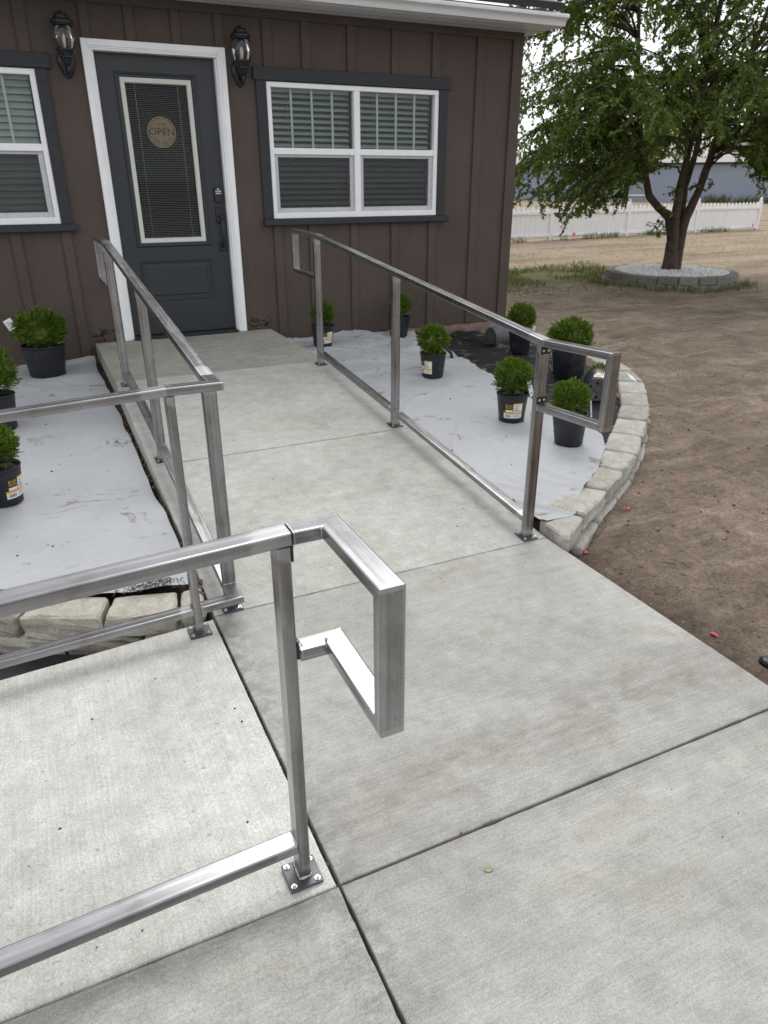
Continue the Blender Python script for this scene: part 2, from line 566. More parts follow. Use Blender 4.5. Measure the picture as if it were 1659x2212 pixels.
def mat_leaf(name, c0, c1, c2, transl=0.25, rough=0.5):
    m = Mat(name)
    m.set(Roughness=rough)
    m.b.inputs['Specular IOR Level'].default_value = 0.35
    geo = m.n('ShaderNodeNewGeometry')
    c = m.ramp(geo.outputs['Random Per Island'], [(0.0, c0), (0.5, c1), (1.0, c2)])
    big = m.noise(m.coord(), 3.5, 3)
    c = m.mix(0.7, c, m.ramp(big, [(0.3, (0.75, 0.78, 0.7)), (0.7, (1.2, 1.18, 1.1))]), 'MULTIPLY')
    m.color(c)
    tr = m.n('ShaderNodeBsdfTranslucent')
    m.l(m.mix(1.0, c, (1.3, 1.5, 0.6), 'MULTIPLY'), tr.inputs[0])
    mx = m.n('ShaderNodeMixShader'); mx.inputs[0].default_value = transl
    m.l(m.b.outputs[0], mx.inputs[1]); m.l(tr.outputs[0], mx.inputs[2]); m.l(mx.outputs[0], m.out.inputs['Surface'])
    return m.m


M_LEAF = mat_leaf('tree_leaf', (0.068, 0.110, 0.025), (0.115, 0.165, 0.038), (0.180, 0.225, 0.062), 0.48)
M_LEAFY = mat_leaf('pale_leaf', (0.08, 0.11, 0.03), (0.12, 0.15, 0.045), (0.15, 0.17, 0.06), 0.3)
M_LEAFB = mat_leaf('blue_leaf', (0.03, 0.05, 0.035), (0.05, 0.075, 0.05), (0.07, 0.095, 0.06), 0.2)
M_THUJA = mat_leaf('thuja_leaf', (0.042, 0.080, 0.012), (0.088, 0.148, 0.018), (0.165, 0.225, 0.036), 0.2, 0.5)
M_GRASS = mat_leaf('grass_blade', (0.07, 0.095, 0.03), (0.11, 0.13, 0.045), (0.19, 0.18, 0.08), 0.2)
M_STRAW = mat_leaf('straw_blade', (0.30, 0.24, 0.14), (0.36, 0.30, 0.18), (0.24, 0.2, 0.11), 0.1)


def mat_ground():
    m = Mat('bare_dirt')
    m.set(Roughness=0.95)
    m.b.inputs['Specular IOR Level'].default_value = 0.15
    co = m.coord()
    a = m.noise(co, 0.9, 7, 0.65, 0.8)
    near = m.ramp(a, [(0.32, (0.130, 0.100, 0.077)), (0.5, (0.195, 0.154, 0.119)), (0.68, (0.290, 0.236, 0.187))])
    # raked, dry straw-coloured patches farther out
    b = m.noise(m.coord((0.35, 1.3, 1), (0, 0, 0.75)), 0.8, 7, 0.68, 0.6)
    far = m.ramp(b, [(0.35, (0.22, 0.175, 0.135)), (0.52, (0.33, 0.265, 0.19)), (0.68, (0.42, 0.34, 0.225))])
    tc = m.n('ShaderNodeTexCoord'); sx = m.n('ShaderNodeSeparateXYZ'); m.l(tc.outputs['Object'], sx.inputs[0])
    dist = m.math('ADD', m.math('MULTIPLY', sx.outputs['X'], 0.55), sx.outputs['Y'])
    dist = m.math('ADD', dist, m.math('MULTIPLY', m.math('SUBTRACT', m.noise(co, 0.5, 4), 0.5), 5.0))
    k = m.ramp(m.math('DIVIDE', m.math('ADD', dist, 2.0), 16.0, True), [(0.42, (0, 0, 0)), (0.78, (1, 1, 1))])
    c = m.mix(k, near, far)
    # dusty wheel tracks across the yard
    trk = m.noise(m.coord((0.55, 5.5, 1), (0, 0, R(38))), 1.0, 4, 0.6, 0.4)
    c = m.mix(m.ramp(trk, [(0.52, (0, 0, 0)), (0.66, (0.55, 0.55, 0.55))]), c, (0.36, 0.305, 0.25))
    c = m.mix(m.ramp(trk, [(0.30, (0.45, 0.45, 0.45)), (0.42, (0, 0, 0))]), c, (0.085, 0.066, 0.053))
    # damp strip of dark soil against the concrete
    damp = m.math('ADD', sx.outputs['X'], m.math('MULTIPLY', m.math('SUBTRACT', m.noise(co, 3.0, 5, 0.65), 0.5), 0.5))
    dk = m.ramp(m.math('SUBTRACT', damp, 1.0), [(0.36, (0.72, 0.72, 0.72)), (0.62, (0, 0, 0))])
    c = m.mix(dk, c, (0.060, 0.042, 0.032))
    # green cast where thin grass grows by the ring and along the fence
    gx = m.noise(co, 1.4, 6, 0.7)
    f1 = m.math('SUBTRACT', 1.0, m.math('ABSOLUTE', m.math('DIVIDE', m.math('SUBTRACT', sx.outputs['Y'], m.math('ADD', 4.3, m.math('MULTIPLY', m.math('SUBTRACT', sx.outputs['X'], 8.0), -0.1))), 2.3)), True)
    f2 = m.math('MULTIPLY', m.ramp(m.math('DIVIDE', sx.outputs['X'], 20.0, True), [(0.19, (0, 0, 0)), (0.26, (1, 1, 1)), (0.47, (1, 1, 1)), (0.56, (0, 0, 0))]), f1)
    gk = m.ramp(m.math('MULTIPLY', f2, m.math('ADD', gx, 0.35)), [(0.30, (0, 0, 0)), (0.55, (0.8, 0.8, 0.8))])
    c = m.mix(gk, c, (0.115, 0.125, 0.05))
    med = m.noise(co, 9, 7, 0.72)
    c = m.mix(0.9, c, m.ramp(med, [(0.3, (0.68, 0.67, 0.66)), (0.7, (1.25, 1.25, 1.24))]), 'MULTIPLY')
    fine = m.noise(co, 90, 4, 0.75)
    c = m.mix(0.85, c, m.ramp(fine, [(0.3, (0.6, 0.59, 0.58)), (0.7, (1.32, 1.32, 1.3))]), 'MULTIPLY')
    mid = m.noise(m.coord((1, 1, 1)), 34, 5, 0.75, 0.6)
    c = m.mix(0.9, c, m.ramp(mid, [(0.32, (0.66, 0.65, 0.64)), (0.5, (1, 1, 1)), (0.68, (1.28, 1.27, 1.26))]), 'MULTIPLY')
    m.color(c)
    m.normal(m.bump(fine, 0.6, 0.006, m.bump(mid, 0.7, 0.015, m.bump(med, 0.7, 0.03))))
    return m.m


M_DIRT = mat_ground()


def mat_fabric(name, c, dirt, th=0.60):
    m = Mat(name)
    m.set(Roughness=0.85)
    m.b.inputs['Specular IOR Level'].default_value = 0.2
    co = m.coord()
    a = m.noise(co, 2.5, 5, 0.6)
    col = m.ramp(a, [(0.3, tuple(k * 0.93 for k in c)), (0.7, tuple(k * 1.05 for k in c))])
    d = m.noise(m.coord((1, 1.5, 1), (0, 0, 0.5)), 4.2, 7, 0.72, 0.9)
    col = m.mix(m.ramp(d, [(th, (0, 0, 0)), (th + .06, (0.8, 0.8, 0.8))]), col, dirt)
    w = m.noise(m.coord((4, 4, 4)), 6, 4, 0.6)
    col = m.mix(0.5, col, m.ramp(w, [(0.3, (0.93,) * 3), (0.7, (1.05,) * 3)]), 'MULTIPLY')
    m.color(col)
    m.normal(m.bump(m.noise(co, 400, 2), 0.15, 0.001, m.bump(w, 0.35, 0.006)))
    return m.m


M_FABRIC = mat_fabric('grey_landscape_fabric', (0.415, 0.424, 0.438), (0.20, 0.16, 0.12))
M_FABK = mat_fabric('black_landscape_fabric', (0.022, 0.022, 0.024), (0.24, 0.19, 0.145), 0.56)

# ------------------------------------------------------------------ levels
YS = [(-9.0, 0.0), (-4.223, 0.0), (-2.850, 0.135), (-1.435, 0.2596), (0.5, 0.2596)]


def ramp_z(y): return lerp_pts(YS, y)
def side_z(x): return 0.045 * min(0.0, x + 0.25)
def fab_z(y): return 0.045 + 0.085 * (y + 4.2) / 4.2


XL, XR = -0.243, 1.308
# outer line of the curved block wall, right bed (from the ramp round to the house corner)
ARC = [(1.28, -4.39), (1.55, -4.20), (1.845, -4.02), (2.12, -3.84), (2.37, -3.665), (2.64, -3.43), (2.89, -3.205), (3.145, -2.965),
       (3.375, -2.695), (3.61, -2.41), (3.78, -2.11), (3.91, -1.80), (3.985, -1.47), (4.0, -1.13), (3.98, -0.79), (3.95, -0.45), (3.93, -0.12)]


ARCL = [(-0.262, -4.205), (-0.368, -4.195), (-0.640, -4.125), (-0.925, -3.985), (-1.19, -3.80), (-1.42, -3.57), (-1.62, -3.3), (-1.78, -3.0), (-1.9, -2.68)]


def arcl_y(x):
    return lerp_pts(sorted(ARCL), x)


def arc_x(y):
    return lerp_pts([(b, a) for a, b in ARC], y)


def bed_drop(x, y):
    """the bare end of the right bed lies lower along the foundation"""
    return 0.07 * sm(2.65, 3.2, x) * sm(-1.5, -0.35, y)


def in_right_bed(x, y):
    return 1.30 < x and -4.39 < y < 0.3 and x < arc_x(y)


# ------------------------------------------------------------------ ground
def ground_z(x, y):
    z = -0.075 + 0.02 * sm(1.3, 3.0, x) + 0.05 * sm(-4, 1, y) * sm(1, 3, x) * sm(8, 4, x)
    z += 0.06 * sm(10, 18, x)
    if XL - 0.02 < x < XR + 0.02 and y > -9:
        return ramp_z(y) - 0.17
    if y > -0.05 and x < 3.9:
        return 0.0
    if x <= XL - 0.02 and y > -9:
        if y > arcl_y(x) + 0.12: return fab_z(y) - 0.07
        return -0.24
    if x > 1.29 and y > -4.45:
        ax = arc_x(y)
        inner = fab_z(y) - 0.05 - bed_drop(x, y)
        t = sm(ax - 0.14, ax + 0.02, x) if y > -4.38 else 1.0
        z = inner * (1 - t) + z * t
    near = 1 if x < 12 and y > -8 else 0
    if near:
        k = sm(1.3, 1.6, x)
        z += k * (0.018 * fbm(x, y, 2.2, 4) + 0.010 * fbm(x + 5, y, 9, 3))
        # wheel/rake ridges in the bare soil
        z += k * 0.012 * math.sin((x * 0.75 - y * 0.65) * 9 + 2.5 * fbm(x, y, 0.7, 2)) * sm(1.8, 3.5, x)
    return z


def lines(segs):
    out = []
    for a, b, st in segs:
        n = max(1, int(round((b - a) / st)))
        out += [a + (b - a) * i / n for i in range(n)]
    out.append(segs[-1][1])
    return out


gx_ = lines([(-900, -200, 350), (-200, -40, 40), (-40, -6, 8.5), (-6, -0.4, 0.7), (-0.4, -0.2, 0.05), (-0.2, 1.27, 0.5), (1.27, 5.2, 0.045), (5.2, 9, 0.16), (9, 16, 0.7), (16, 40, 6), (40, 200, 40), (200, 1200, 250)])
gy_ = lines([(-900, -200, 350), (-200, -40, 40), (-40, -9, 5), (-9, -6.6, 0.3), (-6.6, 0.4, 0.05), (0.4, 6, 0.16), (6, 14, 0.8), (14, 40, 6), (40, 200, 40), (200, 1200, 250)])
gb = MB()
nx, ny = len(gx_), len(gy_)
gv = [(x, y, ground_z(x, y)) for y in gy_ for x in gx_]
gf = [(j * nx + i, j * nx + i + 1, (j + 1) * nx + i + 1, (j + 1) * nx + i) for j in range(ny - 1) for i in range(nx - 1)]
gb.add(gv, gf)
ground = gb.build('ground', M_DIRT, smooth=True, fix=False)
tag(ground, 'bare brown dirt yard raked smooth beside the concrete walk', kind='structure')


# ------------------------------------------------------------------ concrete walkway with its slabs
def slab_mesh(poly, zf, t=0.12, r=0.007, jit=0.0006, seg=0.035):
    """poly counter-clockwise corner list; rounded, slightly ragged edges"""
    pts = []
    n = len(poly)
    for i in range(n):
        a, b = Vector(poly[i]), Vector(poly[(i + 1) % n])
        k = max(1, int((b - a).length / seg))
        d = (b - a).normalized(); nrm = Vector((-d.y, d.x))
        for j in range(k):
            p = a + (b - a) * (j / k)
            if j: p = p + nrm * (abs(nz(p.x * 17, p.y * 17)) ** 2 * jit * 9 + random.uniform(0, jit))
            pts.append(p)
    m = len(pts)
    cen = Vector((sum(p.x for p in pts) / m, sum(p.y for p in pts) / m))
    def inset(p, i, d):
        a, b = pts[i - 1], pts[(i + 1) % m]
        tdir = (b - a).normalized()
        return p + Vector((-tdir.y, tdir.x)) * d
    rings = []
    for (d, dz) in ((0.0, -t), (0.0, -r * 1.1), (r * 0.3, -r * 0.35), (r * 1.1, 0.0)):
        rg = []
        for i, p in enumerate(pts):
            q = inset(p, i, d) if d else p
            rg.append((q.x, q.y, zf(q.x, q.y) + dz))
        rings.append(rg)
    mb = MB()
    v = [q for rg in rings for q in rg]
    f = []
    for a in range(3):
        for i in range(m):
            f.append((a * m + i, a * m + (i + 1) % m, (a + 1) * m + (i + 1) % m, (a + 1) * m + i))
    f.append(tuple(3 * m + i for i in range(m)))
    mb.add(v, f)
    me = mb.mesh('slab', fix=False)
    bm = bmesh.new(); bm.from_mesh(me)
    bmesh.ops.triangulate(bm, faces=[fc for fc in bm.faces if len(fc.verts) > 4])
    bm.to_mesh(me); bm.free()
    return me


wb = MB()
prev = None
prof = [(-9.0, 0.0)] + YS[1:4] + [(-0.02, 0.2596)]
vv = []
for (y, z) in prof:
    vv += [(XL + 0.02, y, z - 0.035), (XR - 0.02, y, z - 0.035), (XL + 0.02, y, z - 0.16), (XR - 0.02, y, z - 0.16)]
ff = []
for i in range(len(prof) - 1):
    a, b = i * 4, i * 4 + 4
    ff += [(a, a + 1, b + 1, b), (a + 1, a + 3, b + 3, b + 1), (a + 3, a + 2, b + 2, b + 3), (a + 2, a, b, b + 2)]
wb.add(vv, ff)
walk = wb.build('walkway', M_JOINT)
tag(walk, 'grey broom-finished concrete walk ramping up to the front door', kind='structure')


def rz(x, y): return ramp_z(y)


for poly in ([(XL, -1.4335), (XR - 0.01, -1.4335), (XR - 0.01, -0.012), (XL, -0.012)],
             [(XL, -2.847), (XR, -2.847), (XR, -1.437), (XL, -1.437)],
             [(XL, -4.220), (XR, -4.220), (XR, -2.853), (XL, -2.853)],
             [(XL, -5.493), (XR, -5.493), (XR, -4.2235), (XL, -4.2235)],
             [(XL, -7.0), (XR + 0.02, -7.0), (XR + 0.02, -5.4995), (XL, -5.4995)],
             [(XL, -8.9), (XR + 0.02, -8.9), (XR + 0.02, -7.006), (XL, -7.006)]):
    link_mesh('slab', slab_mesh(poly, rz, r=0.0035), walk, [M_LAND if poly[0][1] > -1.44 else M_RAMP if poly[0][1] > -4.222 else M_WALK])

sw = MB()
sw.add([(-3.6, -8.9, side_z(-3.6) - 0.035), (XL - 0.03, -8.9, -0.035), (XL - 0.03, -4.26, -0.035), (-3.6, -4.26, side_z(-3.6) - 0.035),
        (-3.6, -8.9, -0.32), (XL - 0.03, -8.9, -0.32), (XL - 0.03, -4.26, -0.32), (-3.6, -4.26, -0.32)],
       [(0, 1, 2, 3), (4, 7, 6, 5), (0, 4, 5, 1), (1, 5, 6, 2), (2, 6, 7, 3), (3, 7, 4, 0)])
side = sw.build('side_walk', M_JOINT)
tag(side, 'pale new concrete side walk sloping away to the left', kind='structure')
def sz(x, y): return side_z(x)
link_mesh('slab', slab_mesh([(-3.6, -5.36), (XL - 0.009, -5.494), (XL - 0.009, -4.238), (-3.6, -4.27)], sz, r=0.006), side, [M_SIDE])
fl = link_mesh('slab', slab_mesh([(-3.6, -8.9), (XL - 0.0055, -8.9), (XL - 0.0055, -5.4975), (-3.6, -5.366)], sz, r=0.006), side, [M_WALK])
fl['label'] = 'greyer slab in front of the pale side walk'


# ------------------------------------------------------------------ house
HX0, HX1 = -3.4, 3.885
WX = [(1.394, 3.022), (1.394 - 3.364, 3.022 - 3.364)]
house = empty('house', (0, 0, 0), 0, 'brown board and batten house with white door frame and eave gutter', 'house')

w = MB()
T = 0.13
ZB, ZT = 0.147, 2.765
w.box(HX0, WX[1][0], 0, T, ZB, ZT)
w.box(WX[1][0], WX[1][1], 0, T, ZB, 1.205)
w.box(WX[1][0], WX[1][1], 0, T, 2.253, ZT)
w.box(WX[1][1], 0.035, 0, T, ZB, ZT)
w.box(0.035, 1.035, 0, T, 2.425, ZT)
w.box(0.035, 1.035, 0.02, T, ZB, 0.25)
w.box(1.035, WX[0][0], 0, T, ZB, ZT)
w.box(WX[0][0], WX[0][1], 0, T, ZB, 1.205)
w.box(WX[0][0], WX[0][1], 0, T, 2.253, ZT)
w.box(WX[0][1], HX1, 0, T, ZB, ZT)
w.box(HX1 - T, HX1, T, 6.5, ZB, ZT)
w.box(HX0, HX0 + T, T, 6.5, ZB, ZT)
w.box(HX0 + T, HX1 - T, 6.5 - T, 6.5, ZB, ZT)
w.build('wall', M_SIDING, house)
MB().box(HX0 + T + .01, HX1 - T - .01, 1.55, 1.6, 0.2, 2.7).box(HX0 + T + .01, HX1 - T - .01, T + .02, 1.55, 0.18, 0.2).box(HX0 + T + .01, HX1 - T - .01, T + .02, 1.55, 2.7, 2.72).build('interior', M_ROOM, house)


def batten(x0, x1, z0, z1):
    MB().cbox(x0, x1, -0.019, -0.0005, z0, z1, 0.002).build('batten', M_SIDING, house)


FR = 2.686
for (x0, x1) in ((1.385, 1.462), (1.715, 1.793), (2.122, 2.195), (2.540, 2.607), (2.942, 3.022)):
    batten(x0, x1, 2.353, FR); batten(x0, x1, ZB + .004, 1.150)
    if x0 - 3.364 > -2.1:
        batten(x0 - 3.364 + .0, x1 - 3.364, 2.353, FR)
for (x0, x1) in ((0.016, 0.082), (0.331, 0.400), (0.669, 0.738), (1.0, 1.07)):
    batten(x0, x1, 2.464, FR)
batten(3.405, 3.490, ZB + .004, FR)
for xc in (-0.322, -0.688, -1.06, -1.43, -1.8):
    batten(xc - .037, xc + .037, ZB + .004, 1.150)
batten(-2.3, -2.225, ZB + .004, FR); batten(-2.67, -2.595, ZB + .004, FR); batten(-3.04, -2.965, ZB + .004, FR)
MB().cbox(3.792, HX1 + 0.02, -0.022, -0.0005, ZB - .01, ZT - .006, 0.002).build('corner_board', M_SIDING, house)
MB().cbox(HX0, 3.79, -0.021, -0.0005, FR + .001, ZT - .006, 0.002).build('frieze_board', M_SIDING, house)
fb = MB()
xs = lines([(HX0, HX1 - .004, 0.06)])
top = []
vv, ff = [], []
for i, x in enumerate(xs):
    o = 0.012 * nz(x, 0, 0, 5)
    for (yy, zz) in ((0.03 + o * .3, -0.3), (0.012 + o, 0.02 + o), (0.004 + .6 * nz(x, 3, 0, 9) * .012, 0.09), (0.006 + .010 * nz(x, 5, 0, 7), 0.138), (0.02, 0.147)):
        vv.append((x, yy, zz))
for i in range(len(xs) - 1):
    for j in range(4):
        ff.append((i * 5 + j, (i + 1) * 5 + j, (i + 1) * 5 + j + 1, i * 5 + j + 1))
fb.add(vv, ff)
fb.box(HX0, HX1 - .004, 0.031, 0.12, -0.3, 0.1465)
fb.box(HX1 - 0.1, HX1 - .004, 0.121, 6.4, -0.3, 0.1465)
fb.build('foundation', M_FOUND, house, fix=False)

# eave: soffit, fascia, gutter, roof
sf = MB()
sf.box(HX0, 4.03, -0.345, -0.0225, 2.748, 2.757)
sf.box(HX1 + .021, 4.03, -0.0225, 6.5, 2.748, 2.757)
for k in range(90):
    pass
sof = sf.build('soffit', M_GUTTER, house)
vb = MB()
x = HX0 + 0.02
while x < 4.0:
    vb.box(x, x + 0.018, -0.14, -0.132, 2.7462, 2.7475)
    x += 0.034
v_ = vb.build('soffit_vent', M_TRIM, sof)
v_['kind'] = 'stuff'
MB().box(HX0, 4.03, -0.365, -0.346, 2.742, 2.865).build('fascia', M_GUTTER, house)
gp = [(-0.366, 2.846), (-0.366, 2.7455), (-0.437, 2.7455), (-0.441, 2.752), (-0.446, 2.772), (-0.458, 2.787), (-0.478, 2.795), (-0.489, 2.801),
      (-0.492, 2.812), (-0.492, 2.824), (-0.486, 2.829), (-0.476, 2.829), (-0.474, 2.822), (-0.40, 2.82), (-0.372, 2.846)]
g = MB()
n = len(gp)
g.add([(HX0, y, z) for y, z in gp] + [(4.04, y, z) for y, z in gp],
      [(i, (i + 1) % n, n + (i + 1) % n, n + i) for i in range(n)] + [tuple(range(n)), tuple(range(n, 2 * n))])
smooth_angle(g.build('gutter', M_GUTTER, house), 40)
ro = MB()
sl = 0.30
y0, y1 = -0.455, 3.2
for (xa, xb, ya, yb, t0) in ((HX0 - .1, 3.995, y0, y1, 0.055),):
    za, zb = 2.858, 2.858 + (yb - ya) * sl
    ro.add([(xa, ya, za), (xb, ya, za), (xb, yb, zb), (xa, yb, zb), (xa, ya, za + t0), (xb, ya, za + t0), (xb, yb, zb + t0), (xa, yb, zb + t0)],
           [(0, 3, 2, 1), (4, 5, 6, 7), (0, 1, 5, 4), (1, 2, 6, 5), (3, 0, 4, 7)])
    yc = yb + (yb - ya)
    ro.add([(xa, yb, zb), (xb, yb, zb), (xb, yc, za), (xa, yc, za), (xa, yb, zb + t0), (xb, yb, zb + t0), (xb, yc, za + t0), (xa, yc, za + t0)],
           [(0, 3, 2, 1), (4, 5, 6, 7), (2, 3, 7, 6), (1, 2, 6, 5), (3, 0, 4, 7)])
ro.build('roof', M_ROOF, house)
gab = MB()
gab.add([(HX1 - .05, T, 2.766), (HX1 - .05, 6.4, 2.766), (HX1 - .05, 3.2, 3.85), (HX1, T, 2.766), (HX1, 6.4, 2.766), (HX1, 3.2, 3.85)],
        [(0, 1, 2), (3, 5, 4), (0, 3, 4, 1), (1, 4, 5, 2), (2, 5, 3, 0)])
gab.build('gable', M_SIDING, house)

# windows: frame (the part) with panes, muntins, blinds, screens and trim as sub-parts
def window(dx, tilt, grey_slats=None):
    f = MB()
    y0, y1 = -0.012, 0.06
    X = lambda a: a + dx
    f.cbox(X(1.394), X(3.022), y0, y1, 2.214, 2.2525, 0.003)
    f.cbox(X(1.394), X(3.022), y0, y1, 1.2055, 1.2545, 0.003)
    f.cbox(X(1.394), X(1.434), y0 + .001, y1, 1.2545, 2.214, 0.003)
    f.cbox(X(2.982), X(3.022), y0 + .001, y1, 1.2545, 2.214, 0.003)
    f.cbox(X(2.178), X(2.236), y0 + .001, y1, 1.2545, 2.214, 0.003)
    for a, b in ((1.434, 2.178), (2.236, 2.982)):
        f.cbox(X(a), X(b), y0 + .006, y1, 1.715, 1.766, 0.003)
    fr = f.build('window', M_VINYL, house)
    gl = MB()
    for a, b in ((1.434, 2.178), (2.236, 2.982)):
        MB().box(X(a), X(b), 0.030, 0.033, 1.766, 2.214).build('pane', M_GLASS, fr)
        MB().box(X(a) + .03, X(b) - .03, 0.040, 0.043, 1.285, 1.70).build('pane', M_GLASS, fr)
        s = MB()
        s.cbox(X(a) + .002, X(a) + .034, 0.010, 0.05, 1.2555, 1.714, .002)
        s.cbox(X(b) - .040, X(b) - .002, 0.010, 0.05, 1.2555, 1.714, .002)
        s.cbox(X(a) + .0345, X(b) - .0405, 0.0102, 0.05, 1.2555, 1.290, .002)
        s.cbox(X(a) + .0345, X(b) - .0405, 0.0102, 0.05, 1.694, 1.714, .002)
        s.build('sash', M_GREYV, fr)
        MB().box(X(a) + .034, X(b) - .04, 0.018, 0.0185, 1.290, 1.694).build('screen', M_SCREEN, fr)
        wdt = b - a
        for k in (1, 2, 3):
            xm = X(a + wdt * k / 4)
            MB().cbox(xm - .009, xm + .009, 0.036, 0.046, 1.766, 2.214, .001).build('muntin', M_CREAM, fr)
        # horizontal blind behind the glass
        pitch = 0.0466
        hw = 0.0255
        L = (b - a) - 0.02
        ca, sa = math.cos(tilt), math.sin(tilt)
        sme = MB()
        for (u0, u1) in ((-hw, 0), (0, hw)):
            pass
        prof = [(-hw, 0), (-hw * .4, .0028), (hw * .4, .0028), (hw, 0), (hw * .4, -.0005), (-hw * .4, -.0005)]
        pr = [(u * ca - v * sa, u * sa + v * ca) for u, v in prof]
        m_ = len(pr)
        sme.add([(-L / 2, yy, zz) for yy, zz in pr] + [(L / 2, yy, zz) for yy, zz in pr],
                [(i, (i + 1) % m_, m_ + (i + 1) % m_, m_ + i) for i in range(m_)] + [tuple(range(m_)), tuple(range(m_, 2 * m_))])
        me = sme.mesh('slat')
        me.materials.append(M_SLAT)
        z = 2.165
        while z > 1.27:
            o = bpy.data.objects.new('slat', me); COL.objects.link(o); o.parent = fr
            o.location = (X((a + b) / 2), 0.105 + random.uniform(-.001, .001), z)
            o.rotation_euler = (random.uniform(-.03, .03), 0, 0)
            z -= pitch
        MB().box(X(a) + .01, X(b) - .01, 0.08, 0.128, 2.19, 2.215).build('blind_headrail', M_SLAT, fr)
        for q in (0.22, 0.78):
            xq = X(a + wdt * q)
            MB().tube([(xq, 0.076, 1.27), (xq, 0.076, 2.2)], 0.0012, 5).build('blind_cord', M_SLAT, fr)
    # painted trim boards
    t = 0.024
    MB().cbox(X(1.306), X(1.3935), -t, -.0005, 1.2015, 2.2575, .003).build('side_trim', M_TRIM, fr)
    MB().cbox(X(3.0225), X(3.106), -t, -.0005, 1.2015, 2.2575, .003).build('side_trim', M_TRIM, fr)
    MB().cbox(X(1.285), X(3.138), -t - .006, -.0005, 2.258, 2.3525, .003).build('head_trim', M_TRIM, fr)
    MB().cbox(X(1.296), X(3.140), -.06, -.0005, 1.152, 1.2010, .004).build('sill', M_TRIM, fr)
    return fr


window(0.0, R(33))
window(-3.364, R(60))

# door with frame
dfm = MB()
def casing(x0, x1, z0, z1, vertical, flip):
    pass
# brickmould casing in three stepped profiles, mitred look by butt ends
for (a, b, y_) in ((0.0, 0.044, -0.032), (0.0442, 0.056, -0.0285), (0.0562, 0.070, -0.025)):
    dfm.cbox(a, b, y_, 0.03, 0.262, 2.463 - a, 0.0022)
    dfm.cbox(1.07 - b, 1.07 - a, y_, 0.03, 0.262, 2.463 - a, 0.0022)
    dfm.cbox(b + .0002, 1.07 - b - .0002, y_ + .0004, 0.03, 2.463 - b, 2.463 - a - .0004, 0.0022)
dfm.box(0.0703, 0.082, -0.002, T, 0.262, 2.392)
dfm.box(0.988, 0.9997, -0.002, T, 0.262, 2.392)
dfm.box(0.0703, 0.9997, -0.0025, T, 2.3925, 2.4035)
smooth_angle(dfm.build('door_frame', M_WHITE, house), 20)
MB().cbox(0.083, 0.987, -0.055, 0.11, 0.2625, 0.284, 0.004).build('threshold', M_DARKPL, house)

d = MB()
yf, yb = 0.050, 0.092
ox0, ox1, oz0, oz1 = 0.248, 0.796, 1.034, 2.238
d.box(0.084, ox0, yf, yb, 0.288, 2.389)
d.box(ox1, 0.986, yf, yb, 0.288, 2.389)
d.box(ox0, ox1, yf, yb, oz1, 2.389)
d.box(ox0, ox1, yf, yb, 0.288, oz0)
door = d.build('door', M_DOOR, house)


def frame_ring(x0, x1, z0, z1, steps, ybase):
    """picture-frame moulding: steps = [(inset, y)] from outside to inside"""
    mb = MB()
    v = []
    for ins, y in steps:
        v += [(x0 + ins, y, z0 + ins), (x1 - ins, y, z0 + ins), (x1 - ins, y, z1 - ins), (x0 + ins, y, z1 - ins)]
    f = []
    for a in range(len(steps) - 1):
        for i in range(4):
            f.append((a * 4 + i, a * 4 + (i + 1) % 4, (a + 1) * 4 + (i + 1) % 4, (a + 1) * 4 + i))
    mb.add(v, f)
    return mb


frame_ring(0.214, 0.832, 1.004, 2.272, [(0, yf - .001), (.004, yf - .012), (.012, yf - .016), (.022, yf - .009), (.030, yf - .010), (.036, yf + .004)], yf).build('glass_moulding', M_DOOR, door, fix=False)
frame_ring(ox0, ox1, oz0, oz1, [(0.0005, yf + .004), (.003, yf - .004), (.010, yf - .006), (.034, yf - .004), (.040, yf + .012)], yf).build('glass_surround', M_CREAM, door, fix=False)
MB().box(ox0 + .03, ox1 - .03, yf + .010, yf + .013, oz0 + .03, oz1 - .03).build('glass', M_DGLASS, door)
bl = MB()
z = oz0 + 0.045
while z < oz1 - 0.04:
    ca = R(-14)
    bl.add([(0.292, yf + .020, z), (0.752 + .0, yf + .020, z), (0.752, yf + .032, z + .004), (0.292, yf + .032, z + .004)], [(0, 1, 2, 3)])
    z += 0.0132
b_ = bl.build('blind_slats', M_MINIB, door, fix=False)
b_['kind'] = 'stuff'
for xq in (0.358, 0.688):
    MB().tube([(xq, yf + .018, oz0 + .04), (xq, yf + .018, oz1 - .04)], 0.0016, 5).build('blind_cord', M_SLAT, door)
px0, px1, pz0, pz1 = 0.217, 0.822, 0.565, 0.893
frame_ring(px0, px1, pz0, pz1, [(0, yf - .0005), (.006, yf - .008), (.014, yf - .007), (.022, yf + .004), (.034, yf + .004), (.048, yf - .006)], yf).build('panel_moulding', M_DOOR, door, fix=False)
MB().box(px0 + .048, px1 - .048, yf - .006, yf - .0005, pz0 + .048, pz1 - .048).build('panel', M_DOOR, door)
kp = MB().cbox(0.898, 0.963, yf - .024, yf - .0005, 1.342, 1.459, .005).build('keypad', M_BLACK, door)
kb = MB()
for (zc, xs_) in ((1.447, (0.925, 0.936)), (1.430, (0.911, 0.921, 0.931, 0.941, 0.951)), (1.413, (0.911, 0.921, 0.931, 0.941, 0.951))):
    for xk in xs_:
        kb.cbox(xk - .0036, xk + .0036, yf - .026, yf - .0235, zc - .0048, zc + .0048, .001)
h = MB()
h.cbox(0.897, 0.963, yf - .012, yf - .0005, 1.176, 1.303, .004)
h.cbox(0.906, 0.964, yf - .012, yf - .0005, 0.951, 1.028, .004)
